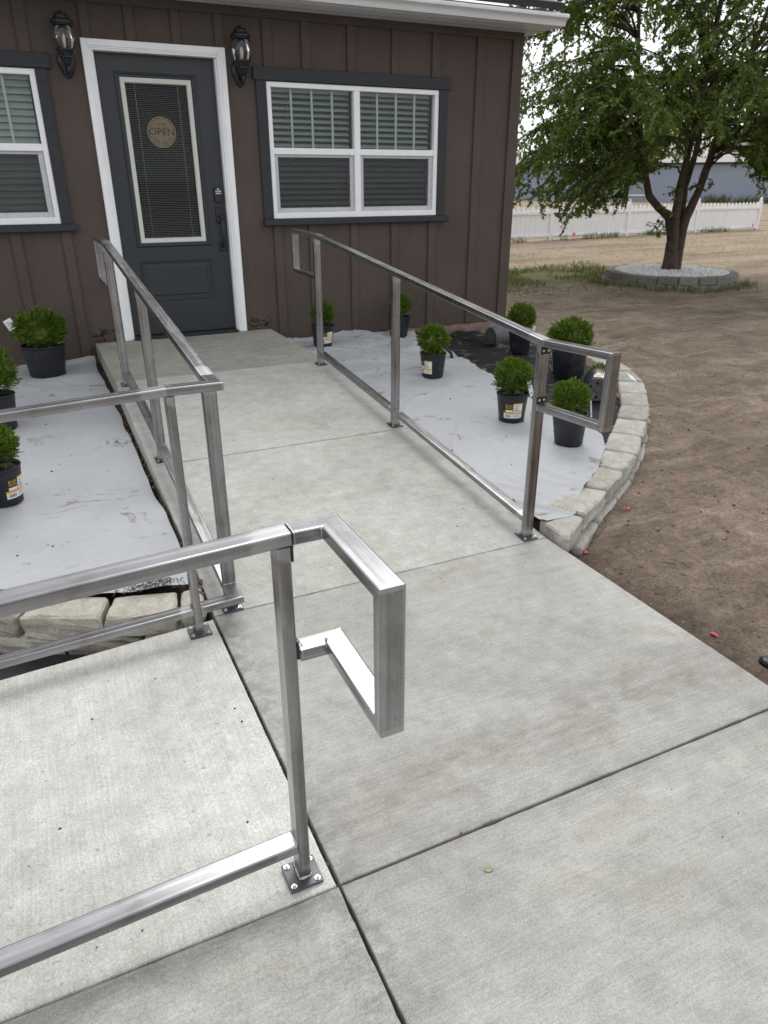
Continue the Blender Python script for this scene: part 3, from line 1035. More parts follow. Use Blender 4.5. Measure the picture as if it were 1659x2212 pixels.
h.tube([(0.935, yf - .010, 1.20), (0.935, yf - .045, 1.196), (0.935, yf - .056, 1.17), (0.935, yf - .056, 1.03), (0.935, yf - .045, 0.995), (0.935, yf - .010, 0.99)], 0.0105, 8)
h.cbox(0.920, 0.950, yf - .05, yf - .012, 1.225, 1.240, .004)
smooth_angle(h.build('handle', M_BLACK, door), 40)
kbo = kb.build('keypad_buttons', M_LABELW, door)

# soffit of entry, none; OPEN sign hung inside the glass
def text_geo(txt, size, spacing=1.0):
    cu = bpy.data.curves.new('t', 'FONT')
    cu.body = txt; cu.size = size; cu.align_x = 'CENTER'; cu.align_y = 'CENTER'
    cu.space_character = spacing
    cu.resolution_u = 2
    ob = bpy.data.objects.new('t', cu)
    COL.objects.link(ob)
    dg = bpy.context.evaluated_depsgraph_get()
    me = bpy.data.meshes.new_from_object(ob.evaluated_get(dg))
    v = [tuple(p.co) for p in me.vertices]
    f = [tuple(p.vertices) for p in me.polygons]
    bpy.data.objects.remove(ob); bpy.data.curves.remove(cu); bpy.data.meshes.remove(me)
    return v, f


SGN = (0.534, yf + .060, 1.867)
sign = empty('open_sign', SGN, 0, 'round wooden sign reading OPEN behind the front door glass', 'sign')
sb = MB()
n = 48
sr = 0.113
sb.add([(sr * math.cos(2 * math.pi * i / n), 0, sr * math.sin(2 * math.pi * i / n)) for i in range(n)] +
       [(sr * math.cos(2 * math.pi * i / n), .006, sr * math.sin(2 * math.pi * i / n)) for i in range(n)],
       [tuple(range(n)), tuple(range(n, 2 * n))] + [(i, (i + 1) % n, n + (i + 1) % n, n + i) for i in range(n)])
sb.build('board', M_WOODS, sign)
rg = MB()
v, f = [], []
for i in range(n):
    a = 2 * math.pi * i / n
    for r_ in (0.098, 0.101): v.append((r_ * math.cos(a), -.002, r_ * math.sin(a)))
for i in range(n): f.append((2 * i, 2 * i + 1, 2 * ((i + 1) % n) + 1, 2 * ((i + 1) % n)))
rg.add(v, f).build('ring_line', M_SIGNT, sign, fix=False)
lt = MB()
tv, tf = text_geo('OPEN', 0.074, 1.0)
xm = max(abs(p[0]) for p in tv)
lt.add([(p[0] * 0.100 / xm, -.002, p[1]) for p in tv], tf)
tv, tf = text_geo("WE'RE", 0.026, 1.1)
lt.add([(p[0], -.002, p[1] + 0.056) for p in tv], tf)
# COME ON IN follows the lower edge
s_ = 'COME ON IN'
for i, ch in enumerate(s_):
    if ch == ' ': continue
    a = R(-90) + (i - (len(s_) - 1) / 2) * R(12.5)
    tv, tf = text_geo(ch, 0.024)
    cxx, czz = 0.078 * math.cos(a), 0.078 * math.sin(a)
    ang = a + R(90)
    lt.add([(cxx + p[0] * math.cos(ang) - p[1] * math.sin(ang), -.002, czz + p[0] * math.sin(ang) + p[1] * math.cos(ang)) for p in tv], tf)
lt.build('lettering', M_SIGNT, sign, fix=False)


# wall lanterns
def lantern(x, label):
    L_ = empty('wall_lantern', (x, 0, 2.3), 0, label, 'wall lantern', 'black lanterns either side of the front door')
    cy = -0.115
    cap = MB()
    cap.lathe([(0.0, .325), (.006, .322), (.007, .305), (.012, .300), (.030, .294), (.046, .280), (.052, .268), (.052, .260), (.074, .246), (.079, .238), (.079, .230), (.070, .226), (.066, .216), (0.0, .216)], 28, (0, cy, 0))
    smooth_angle(cap.build('cap', M_BLACK, L_), 30)
    prof = [(.060, .216), (.070, .195), (.0765, .165), (.077, .140), (.072, .105), (.062, .072)]
    smooth_angle(MB().lathe([(r_ - .003, z_) for r_, z_ in prof], 28, (0, cy, 0)).build('glass', M_LGLASS, L_, fix=False), 60)
    for k in range(6):
        a = 2 * math.pi * (k + .5) / 6 + .1
        MB().tube([(r_ * math.cos(a), cy + r_ * math.sin(a), z_) for r_, z_ in prof], 0.0052, 6).build('rib', M_BLACK, L_, smooth=True)
    cup = MB()
    cup.lathe([(0, .074), (.066, .074), (.068, .066), (.060, .058), (.050, .040), (.046, .030), (.049, .026), (.049, .020), (.043, .016), (.034, -.004), (.020, -.022), (0.0, -.026)], 24, (0, cy, 0))
    smooth_angle(cup.build('cup', M_BLACK, L_), 35)
    arm = MB()
    arm.tube([(0, cy, -.02), (0, cy - .004, -.05), (0, cy + .015, -.075), (0, cy + .055, -.07), (0, cy + .09, -.045), (0, -.012, -.025)], [.013, .012, .012, .012, .013, .016], 8)
    arm.tube([(0, cy - .004, -.045), (0, cy - .002, -.066), (0, cy, -.080), (0, cy + .001, -.088)], [.016, .014, .006, .001], 8)
    arm.build('arm', M_BLACK, L_, smooth=True)
    bp = MB()
    v, f = [], []
    rings = 6
    for i in range(rings + 1):
        t = i / rings
        rr = math.cos(t * math.pi / 2)
        yy = -0.022 * math.sin(t * math.pi / 2) - .0005
        for k in range(20):
            a = 2 * math.pi * k / 20
            zz = math.sin(a)
            pt = 1.25 if zz < 0 else 1.0
            v.append((0.066 * rr * math.cos(a) * (1 - .35 * max(0, -zz)), yy, 0.088 * rr * zz * pt + .005))
    for i in range(rings):
        for k in range(20):
            f.append((i * 20 + k, i * 20 + (k + 1) % 20, (i + 1) * 20 + (k + 1) % 20, (i + 1) * 20 + k))
    bp.add(v, f).build('wall_plate', M_BLACK, L_, smooth=True, fix=False)
    blb = MB()
    blb.lathe([(0, .075), (.012, .076), (.012, .108), (.016, .122), (.014, .142), (.006, .162), (0, .168)], 12, (0, cy, 0))
    blb.build('bulb', M_LABELW, L_, smooth=True)
    return L_


lantern(-0.115, 'black wall lantern on the brown siding left of the front door')
lantern(1.180, 'black wall lantern on the brown siding between front door and window')

# ------------------------------------------------------------------ steel railings
WD, HT = 0.049, 0.028      # flat tube: 2 in across, 1 in deep


def tube_bar(name, p0, p1, wide, parent, n0=None, n1=None, w=WD, h=HT, mat=None, rad=0.0042):
    """square tube from p0 to p1 (centre line); `wide` = direction of the broad side; n0/n1 = normals of the end planes"""
    p0, p1 = Vector(p0), Vector(p1)
    d = p1 - p0
    L = d.length
    d.normalize()
    wv = Vector(wide)
    wv = (wv - d * wv.dot(d)).normalized()
    hv = d.cross(wv)
    prof = []
    for (sx, sy, a0) in ((1, 1, 0), (-1, 1, 90), (-1, -1, 180), (1, -1, 270)):
        for a in (0, 22.5, 45, 67.5, 90):
            prof.append((sx * (w / 2 - rad) + rad * math.cos(R(a0 + a)), sy * (h / 2 - rad) + rad * math.sin(R(a0 + a))))
    v = []
    for end, (x_, nn) in enumerate(((0.0, n0), (L, n1))):
        for (a, b) in prof:
            x = x_
            if nn is not None:
                N = Vector(nn)
                off = wv * a + hv * b
                x = x_ - off.dot(N) / d.dot(N)
            v.append((x, a, b))
    m = len(prof)
    f = [(i, (i + 1) % m, m + (i + 1) % m, m + i) for i in range(m)] + [tuple(range(m)), tuple(range(m, 2 * m))]
    mb = MB().add(v, f)
    o = mb.build(name, mat or M_STEEL, parent)
    Mx = Matrix.Identity(4)
    for i in range(3):
        Mx[i][0], Mx[i][1], Mx[i][2], Mx[i][3] = d[i], wv[i], hv[i], p0[i]
    o.matrix_basis = Mx
    return o


def chain(names, pts, wides, parent, mats=None):
    """mitred run of tubes through pts"""
    P = [Vector(p) for p in pts]
    D = [(b - a).normalized() for a, b in zip(P, P[1:])]
    out = []
    for i in range(len(D)):
        n0 = (D[i - 1] + D[i]).normalized() if i > 0 else None
        n1 = (D[i] + D[i + 1]).normalized() if i < len(D) - 1 else None
        out.append(tube_bar(names[i] if isinstance(names, (list, tuple)) else names, P[i], P[i + 1], wides[i], parent, n0, n1))
    return out


def base_plate(x, y, z, parent, slope=0.0, s=0.078):
    pm = MB().cbox(-s / 2, s / 2, -s / 2, s / 2, 0.0008, 0.0075, .0012)
    p = pm.build('base_plate', M_PLATE, parent)
    p.location = (x, y, z)
    p.rotation_euler = (math.atan(slope), 0, 0)
    for sx in (-1, 1):
        for sy in (-1, 1):
            b = MB()
            b.lathe([(0, .0078), (.0068, .0078), (.0068, .0095), (0, .0095)], 14)
            b.lathe([(0, .0096), (.0042, .0096), (.0042, .0145), (.003, .0158), (0, .0158)], 6)
            o = b.build('bolt', M_BOLT, p)
            o.location = (sx * (s / 2 - .011), sy * (s / 2 - .011), 0)
    return p


def weld(pts, parent, r=0.0035):
    """lumpy weld bead along pts"""
    P = []
    for a, b in zip(pts, pts[1:]):
        a, b = Vector(a), Vector(b)
        k = max(2, int((b - a).length / 0.004))
        P += [a + (b - a) * i / k for i in range(k)]
    P.append(Vector(pts[-1]))
    return MB().tube(P, [r * random.uniform(.65, 1.25) for _ in P], 6).build('weld_bead', M_WELD, parent, smooth=True)


def post(x, y, z0, z1, parent, wide=(1, 0, 0)):
    return tube_bar('post', (x, y, z0), (x, y, z1), wide, parent)


def bracket(name, x, y, z0, z1, parent, w=0.047, face=(0, -1)):
    """thin bolted tab on a post face"""
    b = MB()
    if face == (0, -1):
        b.cbox(x - w / 2, x + w / 2, y - .004, y, z0, z1, .0008)
    else:
        b.cbox(x, x + .005, y - w / 2, y + w / 2, z0, z1, .0008)
    o = b.build(name, M_DARKPL, parent)
    for s in (-1, 1):
        q = MB()
        q.lathe([(0, 0), (.0055, 0), (.0055, .0035), (.004, .005), (0, .005)], 8)
        qq = q.build('bolt', M_BOLT, o)
        if face == (0, -1):
            qq.rotation_euler = (R(90), 0, 0); qq.location = (x + s * .012, y - .004, (z0 + z1) / 2)
        else:
            qq.rotation_euler = (0, R(90), 0); qq.location = (x + .005, y + s * .012, (z0 + z1) / 2)
    return o


# --- right handrail of the ramp
rr = empty('handrail', (1.225, -2.8, 0.14), 0, 'bare steel handrail on the right edge of the ramp with square end loops', 'handrail', 'bare steel railings along the concrete walks')
Minv = Matrix.Translation((-1.225, 2.8, -0.14))


class Off:
    """parent with a known offset so builders can use world coordinates"""
    pass


def reparent_world(root):
    inv = Matrix.Translation(-Vector(root.location))
    for ch in root.children:
        ch.matrix_basis = inv @ ch.matrix_basis


xr = 1.225
ht = HT / 2
zt = lambda y: 0.918 + 0.0957 * (y + 4.19)      # top surface of the sloped rail
ZN, ZF = zt(-4.19), zt(-1.53)
Y0, Y1 = -1.52, -4.18
# sloped top rail, then level end loops bent down
far = chain(['loop_rail', 'loop_upright', 'loop_rail'], [(xr, -1.535, ZF - ht), (xr, -1.055, ZF + .006 - ht), (xr, -1.055, ZF - .300 + ht), (xr, -1.52 + ht + .001, ZF - .306 + ht)], [(1, 0, 0)] * 3, rr)
tube_bar('top_rail', (xr, -4.195, ZN - ht), (xr, -1.535, ZF - ht), (1, 0, 0), rr, n1=(0, 1, 0))
near = chain(['loop_rail', 'loop_upright', 'loop_rail'], [(xr, -4.197, ZN - ht), (xr, -4.595, ZN + .024 - ht), (xr, -4.595, ZN - .276 + ht), (xr, -4.195 - .004, ZN - .300 + ht)], [(1, 0, 0)] * 3, rr)
bracket('bracket', xr, -4.1945, ZN - HT - .034, ZN - HT - .003, rr)
bracket('bracket', xr, -4.1945, ZN - .300 + HT + .002, ZN - .300 + HT + .030, rr)
for y in (-1.52, -2.79, -4.18):
    zb_ = ramp_z(y)
    post(xr, y, zb_ + .0075, min(zt(y), ZF) - HT - (.001 if y > -4.1 else .0), rr)
    base_plate(xr, y, zb_, rr, 0.0 if y < -4.2 else 0.09)
for (a, b) in ((-1.52 - ht, -2.79 + ht), (-2.79 - ht, -4.18 + ht)):
    tube_bar('bottom_rail', (xr, a, ramp_z(a) + .105 - ht), (xr, b, ramp_z(b) + .105 - ht), (1, 0, 0), rr)
reparent_world(rr)

# --- left handrail of the ramp, turning the corner along the side walk
lr = empty('handrail', (-0.168, -2.8, 0.14), 0, 'bare steel handrail on the left edge of the ramp turning left along the side walk', 'handrail', 'bare steel railings along the concrete walks')
xl = -0.168
YC = -4.288                                   # centre line of the run along the side walk
zt2 = lambda y: 0.918 + 0.0957 * (y + 4.19)
ZC = 0.919
chain(['loop_rail', 'loop_upright', 'loop_rail'], [(xl - .01, -1.535, ZF - ht), (xl - .01, -0.94, ZF - .004 - ht), (xl - .01, -0.94, ZF - .305 + ht), (xl - .01, -1.50, ZF - .306 + ht)], [(1, 0, 0)] * 3, lr)
tube_bar('top_rail', (xl, -4.19, ZC - ht), (xl - .01, -1.535, ZF - ht), (1, 0, 0), lr, n1=(0, 1, 0))
sgz = lambda x: ZC + 0.042 * min(0.0, x + 0.33)
cc = chain(['top_rail', 'top_rail', 'top_rail'], [(xl, -4.1905, ZC - ht), (xl, YC, ZC - ht), (-0.33, YC, ZC - ht), (-2.4, YC, sgz(-2.4) - ht)], [(1, 0, 0), (0, 1, 0), (0, 1, 0)], lr)
for y, dx in ((-1.517, -.01), (-2.79, -.005), (-4.185, 0)):
    zb_ = ramp_z(y)
    post(xl + dx, y, zb_ + .0075, min(zt2(y), ZF) - HT - .0008, lr)
    base_plate(xl + dx, y, zb_, lr, 0.09 if y > -4.2 else 0)
for (a, b) in ((-1.517 - ht, -2.79 + ht), (-2.79 - ht, -4.185 + ht)):
    tube_bar('bottom_rail', (xl - .007, a, ramp_z(a) + .105 - ht), (xl - .002, b, ramp_z(b) + .105 - ht), (1, 0, 0), lr)
chain(['bottom_rail', 'bottom_rail'], [(xl, -4.185 - ht, .112 - ht), (xl, YC, .112 - ht), (-0.316 + ht, YC, .105 - ht)], [(1, 0, 0), (0, 1, 0)], lr)
tube_bar('bottom_rail', (-0.316 - ht, YC, .104 - ht), (-1.5 + ht, YC, .104 - ht - .05), (0, 1, 0), lr)
tube_bar('bottom_rail', (-1.5 - ht, YC, .104 - ht - .053), (-2.4, YC, .104 - ht - .09), (0, 1, 0), lr)
for x in (-0.316, -1.5):
    post(x, YC, side_z(x) + .0075, sgz(x) - HT - .0008, lr, wide=(0, 1, 0))
    base_plate(x, YC - .012, side_z(x), lr)
# clean ground weld patches where corner pieces meet
weld([(-0.298, YC - .024, .108), (-0.298, YC + .02, .108)], lr, .0025)
weld([(-0.334, YC - .024, .106), (-0.334, YC + .02, .106)], lr, .0025)
weld([(xl - .024, -4.2, .114), (xl + .024, -4.2, .114)], lr, .0025)
reparent_world(lr)

# --- near railing of the side walk
nr = empty('handrail', (-0.313, -5.425, 0.0), 0, 'bare steel railing nearest the camera with a square bolted end loop', 'handrail', 'bare steel railings along the concrete walks')
YN = -5.4245
zn = lambda x: 0.917 + 0.044 * (x + 0.296)
tube_bar('top_rail', (-0.2965, YN, zn(-.296) - ht), (-2.4, YN, zn(-2.4) - ht), (0, 1, 0), nr)
post(-0.3125, YN, .0075, zn(-.3125) - HT - .0006, nr, wide=(0, 1, 0))
post(-1.6, YN, side_z(-1.6) + .0075, zn(-1.6) - HT - .0008, nr, wide=(0, 1, 0))
base_plate(-0.3165, -5.4325, 0.0, nr, 0, .080)
base_plate(-1.6, YN, side_z(-1.6), nr)
tube_bar('bottom_rail', (-0.3125 - ht - .0005, YN, .120 - ht), (-1.6 + ht, YN, .120 - ht - .056), (0, 1, 0), nr)
tube_bar('bottom_rail', (-1.6 - ht, YN, .120 - ht - .058), (-2.4, YN, .120 - ht - .09), (0, 1, 0), nr)
XO = -0.2105
lp = chain(['loop_rail', 'loop_rail', 'loop_upright', 'loop_rail', 'loop_rail'],
           [(-0.2925, YN, .917 - ht), (XO, YN, .917 - ht), (XO, -5.691, .917 - ht), (XO, -5.691, .612 + ht), (XO, YN, .629 + ht - .006), (-0.2905, YN, .629 + ht - .006)],
           [(0, 1, 0), (1, 0, 0), (1, 0, 0), (1, 0, 0), (0, 1, 0)], nr)
bracket('bracket', -0.2985, YN, .917 - HT - .034, .915, nr, face=(1, 0))
bracket('bracket', -0.2985, YN, .630, .672, nr, face=(1, 0))
yb0, yb1 = YN - WD / 2, YN + WD / 2
weld([(-.3125 + ht, yb0, .009), (-.3125 + ht, yb1, .009), (-.3125 - ht, yb1, .009), (-.3125 - ht, yb0, .009), (-.3125 + ht, yb0, .009)], nr, .004)
weld([(-.3125 - ht - .001, yb0 + .002, .121), (-.3125 - ht - .001, yb1 - .002, .121)], nr, .003)
weld([(-.236, yb0 + .001, .916), (-.236, yb0 + .001, .892)], nr, .0028)
weld([(-.236, yb0 + .001, .664), (-.236, yb0 + .001, .640)], nr, .0028)
weld([(-.288, yb0 + .001, .6625), (-.288, yb1 - .001, .6625)], nr, .0016)
reparent_world(nr)


# ------------------------------------------------------------------ retaining block walls
def block_mesh(o0, o1, i0, i1, z0, z1, seed, rough=0.006, gap=0.011, cuts=3):
    """wedge block; o = outer (split) face corners, i = inner corners, world xy relative to the block centre"""
    bm = bmesh.new()
    c = (Vector(o0) + Vector(o1) + Vector(i0) + Vector(i1)) / 4
    P = []
    for z in (z0, z1):
        for p in (o0, o1, i1, i0):
            q = Vector(p) - c
            q = q * (1 - gap / max(.05, q.length))
            P.append(bm.verts.new((q.x, q.y, z)))
    for f in ((0, 1, 2, 3), (4, 7, 6, 5), (0, 4, 5, 1), (1, 5, 6, 2), (2, 6, 7, 3), (3, 7, 4, 0)):
        bm.faces.new([P[i] for i in f])
    bmesh.ops.recalc_face_normals(bm, faces=bm.faces)
    bmesh.ops.bevel(bm, geom=list(bm.edges), offset=0.009, segments=1, affect='EDGES')
    long = [e for e in bm.edges if e.calc_length() > 0.05]
    bmesh.ops.subdivide_edges(bm, edges=long, cuts=cuts, use_grid_fill=True)
    out = (Vector(o0) + Vector(o1)) / 2 - c
    out.normalize()
    for v in bm.verts:
        f = v.co.xy.dot(out)
        k = rough * (2.2 if f > 0.055 else 0.5)
        s = Vector((v.co.x * 28 + seed * 3.1, v.co.y * 28, v.co.z * 28 + seed))
        v.co += noise.noise_vector(s) * k
    me = bpy.data.meshes.new('block')
    bm.to_mesh(me); bm.free()
    return me, c


def course(root, line, depth, z0, z1, shift, mat, rough=0.006, inward=1, hs=None, skip=()):
    P = [Vector(p) for p in line]
    n = len(P)
    N = []
    for i in range(n):
        t = (P[min(i + 1, n - 1)] - P[max(i - 1, 0)]).normalized()
        N.append(Vector((-t.y, t.x)) * inward)
    for i in range(n - 1):
        if i in skip: continue
        dz = random.uniform(-.004, .004)
        a, b = P[i] - N[i] * shift, P[i + 1] - N[i + 1] * shift
        me, c = block_mesh(a, b, a + N[i] * depth, b + N[i + 1] * depth, z0 + (hs(i) if hs else 0), z1 + dz + (hs(i) if hs else 0), i + int(z0 * 1000), rough)
        me.materials.append(mat)
        o = bpy.data.objects.new('block', me)
        COL.objects.link(o)
        o.parent = root
        o.location = (c.x, c.y, 0)


rw = empty('retaining_wall', (0, 0, 0), 0, 'low curved wall of pale concrete blocks around the right planting bed', 'retaining wall')
course(rw, ARC, 0.205, -0.035, 0.062, 0.0, M_STONE, skip=(0,))
me, c = block_mesh((1.316, -4.372), (1.545, -4.203), (1.316, -4.135), (1.437, -4.030), -0.035, 0.052, 77, 0.006)
me.materials.append(M_STONE)
o = bpy.data.objects.new('block', me); COL.objects.link(o); o.parent = rw; o.location = (c.x, c.y, 0)
half = [((a[0] + b[0]) / 2, (a[1] + b[1]) / 2) for a, b in zip(ARC, ARC[1:])]
course(rw, [(1.42, -4.315)] + half[1:], 0.17, -0.14, -0.037, 0.022, M_STONE)

lw = empty('retaining_wall', (0, 0, 0), 0, 'low wall of tan concrete blocks behind the left side walk railing', 'retaining wall')
course(lw, ARCL, 0.165, -0.055, 0.042, 0.0, M_STONE2, 0.007, inward=-1)
halfl = [((a[0] + b[0]) / 2, (a[1] + b[1]) / 2) for a, b in zip(ARCL, ARCL[1:])]
course(lw, halfl, 0.165, -0.160, -0.058, 0.01, M_STONE2, 0.007, inward=-1)

# ------------------------------------------------------------------ landscape fabric
def ridge(x, y, ang, s, off=0.0):
    u = x * math.cos(ang) + y * math.sin(ang)
    v = -x * math.sin(ang) + y * math.cos(ang)
    q = noise.noise(Vector((u * s + off + 0.8 * nz(x, y, off, 1.3), v * s * .22, off)))
    return max(0.0, 1 - abs(q) * 7.5) ** 1.25


def fabric_z(x, y, right):
    z = fab_z(y)
    if right:
        k = sm(-2.2, -0.8, y)
        z += 0.034 * k * ridge(x, y, R(62), 2.6, 1.7) + 0.022 * k * ridge(x, y, R(38), 4.2, 9.2) + 0.012 * k * ridge(x, y, R(75), 6.0, 3.2)
        z += 0.010 * ridge(x, y, R(-35), 3.0, 4.1) * (1 - k) + 0.022 * sm(-3.3, -4.1, y) * ridge(x, y, R(35), 4.5, 6.2)
        z += 0.01 * nz(x, y, 0, 2.4) - bed_drop(x, y)
        z += 0.02 * sm(1.6, 1.34, x) * sm(-0.9, -2.2, y) * .5
    else:
        z += 0.011 * ridge(x, y, R(75), 1.6, 2.2) + 0.007 * ridge(x, y, R(15), 2.0, 5.5)
        z += 0.03 * sm(-0.9, 0.0, y) * ridge(x, y, R(120), 3.0, 3.3) * sm(-.9, -.35, x)
        z += 0.007 * nz(x, y, 0, 1.8)
    return z


EDGE = [(-4.2, 1.5), (-4.0, 1.66), (-3.75, 2.0), (-3.5, 2.28), (-3.32, 2.40), (-3.14, 2.44), (-2.85, 2.46), (-2.56, 2.46), (-2.23, 2.48), (-1.95, 2.53), (-1.52, 2.59), (-1.28, 2.61), (-1.0, 2.64), (-0.34, 2.68), (0.0, 2.72)]


def sheet(name, xa, xb, ya, yb, x0f, x1f, zf, mat, nxx, nyy, thick=0.0):
    mb = MB()
    v, f = [], []
    for j in range(nyy + 1):
        y = ya + (yb - ya) * j / nyy
        a, b = x0f(y), x1f(y)
        for i in range(nxx + 1):
            x = a + (b - a) * i / nxx
            v.append((x, y, zf(x, y, i / nxx)))
    for j in range(nyy):
        for i in range(nxx):
            p = j * (nxx + 1) + i
            f.append((p, p + 1, p + nxx + 2, p + nxx + 1))
    return mb.add(v, f).build(name, mat, smooth=True, fix=False)


def rf(x, y, t):
    z = fabric_z(x, y, True)
    return z + 0.012 * sm(0.93, 1.0, t) * abs(nz(y, 2, 0, 4)) - 0.0 + 0.006


gfab = sheet('landscape_fabric', 0, 0, -4.17, -0.004, lambda y: 1.318 + .006 * nz(y, 1, 0, 6), lambda y: lerp_pts(EDGE, y) + .018 * nz(y, 4, 0, 6), rf, M_FABRIC, 110, 250)
tag(gfab, 'wrinkled grey landscape fabric spread over the right planting bed', 'fabric')
bfab = sheet('landscape_fabric', 0, 0, -4.1, -0.004, lambda y: max(1.45, lerp_pts(EDGE, y) - .25), lambda y: max(1.5, arc_x(y) - 0.185), lambda x, y, t: fabric_z(x, y, True) - .012 + .008 * nz(x, y, 3, 7) - .05 * sm(.80, .97, t), M_FABK, 46, 130)
tag(bfab, 'black landscape fabric left bare between grey fabric and curved blocks', 'fabric')


def lf(x, y, t):
    e = sm(0.985, 1.0, t)
    return fabric_z(x, y, False) + 0.004 + e * (0.012 * nz(y, 8, 0, 5) - 0.004)


mbl = MB()
vv, ff = [], []
NXL, NYL = 150, 150
for i in range(NXL + 1):
    x = -3.0 + (2.728) * i / NXL
    ya = arcl_y(x) + 0.165 + .012 * nz(x, 3, 0, 7)
    for j in range(NYL + 1):
        y = ya + (-0.004 - ya) * j / NYL
        xx = x + (.018 * nz(y, 1, 0, 3.2) if i == NXL else 0)
        vv.append((xx, y, lf(xx, y, i / NXL) + .012 * sm(.04, 0, j / NYL) * nz(x, 7, 0, 9)))
for i in range(NXL):
    for j in range(NYL):
        p = i * (NYL + 1) + j
        ff.append((p, p + NYL + 1, p + NYL + 2, p + 1))
lfab = mbl.add(vv, ff).build('landscape_fabric', M_FABRIC, smooth=True, fix=False)
tag(lfab, 'smooth grey landscape fabric over the left planting bed', 'fabric')
# black plastic edge hanging in the gap between the blocks and the side walk
pe = MB()
v, f = [], []
for i in range(60):
    x = -0.5 - i * 0.03
    yb_ = lerp_pts(sorted([(a, b) for a, b in ARCL]), x)
    for j, t in enumerate((0, .5, 1)):
        yy = yb_ - 0.012 + (-4.256 - yb_ + .012) * t
        v.append((x, yy, -0.085 - 0.02 * math.sin(t * 3.14) + .02 * nz(x, t, 0, 6) + side_z(x)))
for i in range(59):
    for j in range(2):
        f.append((i * 3 + j, i * 3 + j + 1, (i + 1) * 3 + j + 1, (i + 1) * 3 + j))
ps = pe.add(v, f).build('plastic_sheet', M_TUBE, smooth=True, fix=False)
tag(ps, 'strip of black plastic sheeting below the tan blocks beside the side walk', 'plastic sheet')

# ------------------------------------------------------------------ potted globe shrubs
def pot_profile(rt_, rb, h):
    return [(0.0, 0.004), (rb * .9, 0.004), (rb * .97, 0.0), (rb, 0.004), (rb + (rt_ - rb) * .78, h * .86), (rt_ * .965, h * .88), (rt_ * .965, h * .95), (rt_, h * .955),
            (rt_, h * .985), (rt_ * .985, h), (rt_ * .94, h * .995), (rt_ * .92, h * .93), (rt_ * .90, h * .86)]


def foliage_mesh(seed, n=640, squash=0.95, under=0.0):
    """unit ball (radius 1) of flat upright sprays"""
    rnd = random.Random(seed)
    mb = MB()
    v, f = [], []
    for i in range(n):
        u = rnd.uniform(-0.86, 1)
        a = rnd.uniform(0, 2 * math.pi)
        s = math.sqrt(max(0, 1 - u * u))
        d = Vector((s * math.cos(a), s * math.sin(a), u))
        lump = 1 + 0.17 * noise.noise(d * 2.3 + Vector((seed, 0, 0))) + (rnd.uniform(.05, .2) if rnd.random() < .07 else 0)
        L = rnd.uniform(0.27, 0.46)
        base = d * (lump - L) * rnd.uniform(.86, 1.0)
        dirv = (d * 0.66 + Vector((rnd.uniform(-.38, .38), rnd.uniform(-.38, .38), 0.52 + rnd.uniform(-.3, .25)))).normalized()
        sidev = dirv.cross(Vector((rnd.uniform(-1, 1), rnd.uniform(-1, 1), rnd.uniform(-1, 1)))).normalized()
        nrm = dirv.cross(sidev)
        nb = rnd.choice((5, 6, 7))
        for k in range(nb):
            t = k / (nb - 1)
            sgn = 1 if k % 2 else -1
            st = base + dirv * L * (0.12 + 0.62 * t)
            ang = (0.75 - 0.65 * t) * sgn
            dd = (dirv * math.cos(ang) + sidev * math.sin(ang) + nrm * rnd.uniform(-.18, .18)).normalized()
            ll = L * (0.50 - 0.08 * t)
            wv = dd.cross(nrm).normalized() * ll * 0.17
            b = len(v)
            v += [st, st + dd * ll * .45 + wv, st + dd * ll, st + dd * ll * .45 - wv]
            f.append((b, b + 1, b + 2, b + 3))
    mb.add(v, f)
    # dark inner stems so one cannot look through
    m2 = MB()
    for k in range(12):
        a = k * 0.52
        m2.tube([(0, 0, -1.0), (0.25 * math.cos(a), 0.25 * math.sin(a), -.3), (0.6 * math.cos(a), 0.6 * math.sin(a), .45)], [.04, .03, .012], 5)
    mb.add(m2.v, m2.f, 1)
    bm = bmesh.new()
    bmesh.ops.create_icosphere(bm, subdivisions=3, radius=0.58)
    vv = [tuple(q.co + noise.noise_vector(q.co * 4) * .12) for q in bm.verts]
    for i, q in enumerate(bm.verts): q.index = i
    fc = [tuple(q.index for q in fa.verts) for fa in bm.faces]
    bm.free()
    mb.add(vv, fc, 0)
    me = mb.mesh('foliage', fix=False)
    me.materials.append(M_THUJA); me.materials.append(M_BARK)
    return me


FOL = [foliage_mesh(s) for s in (1, 2, 3)]
POTM = {}


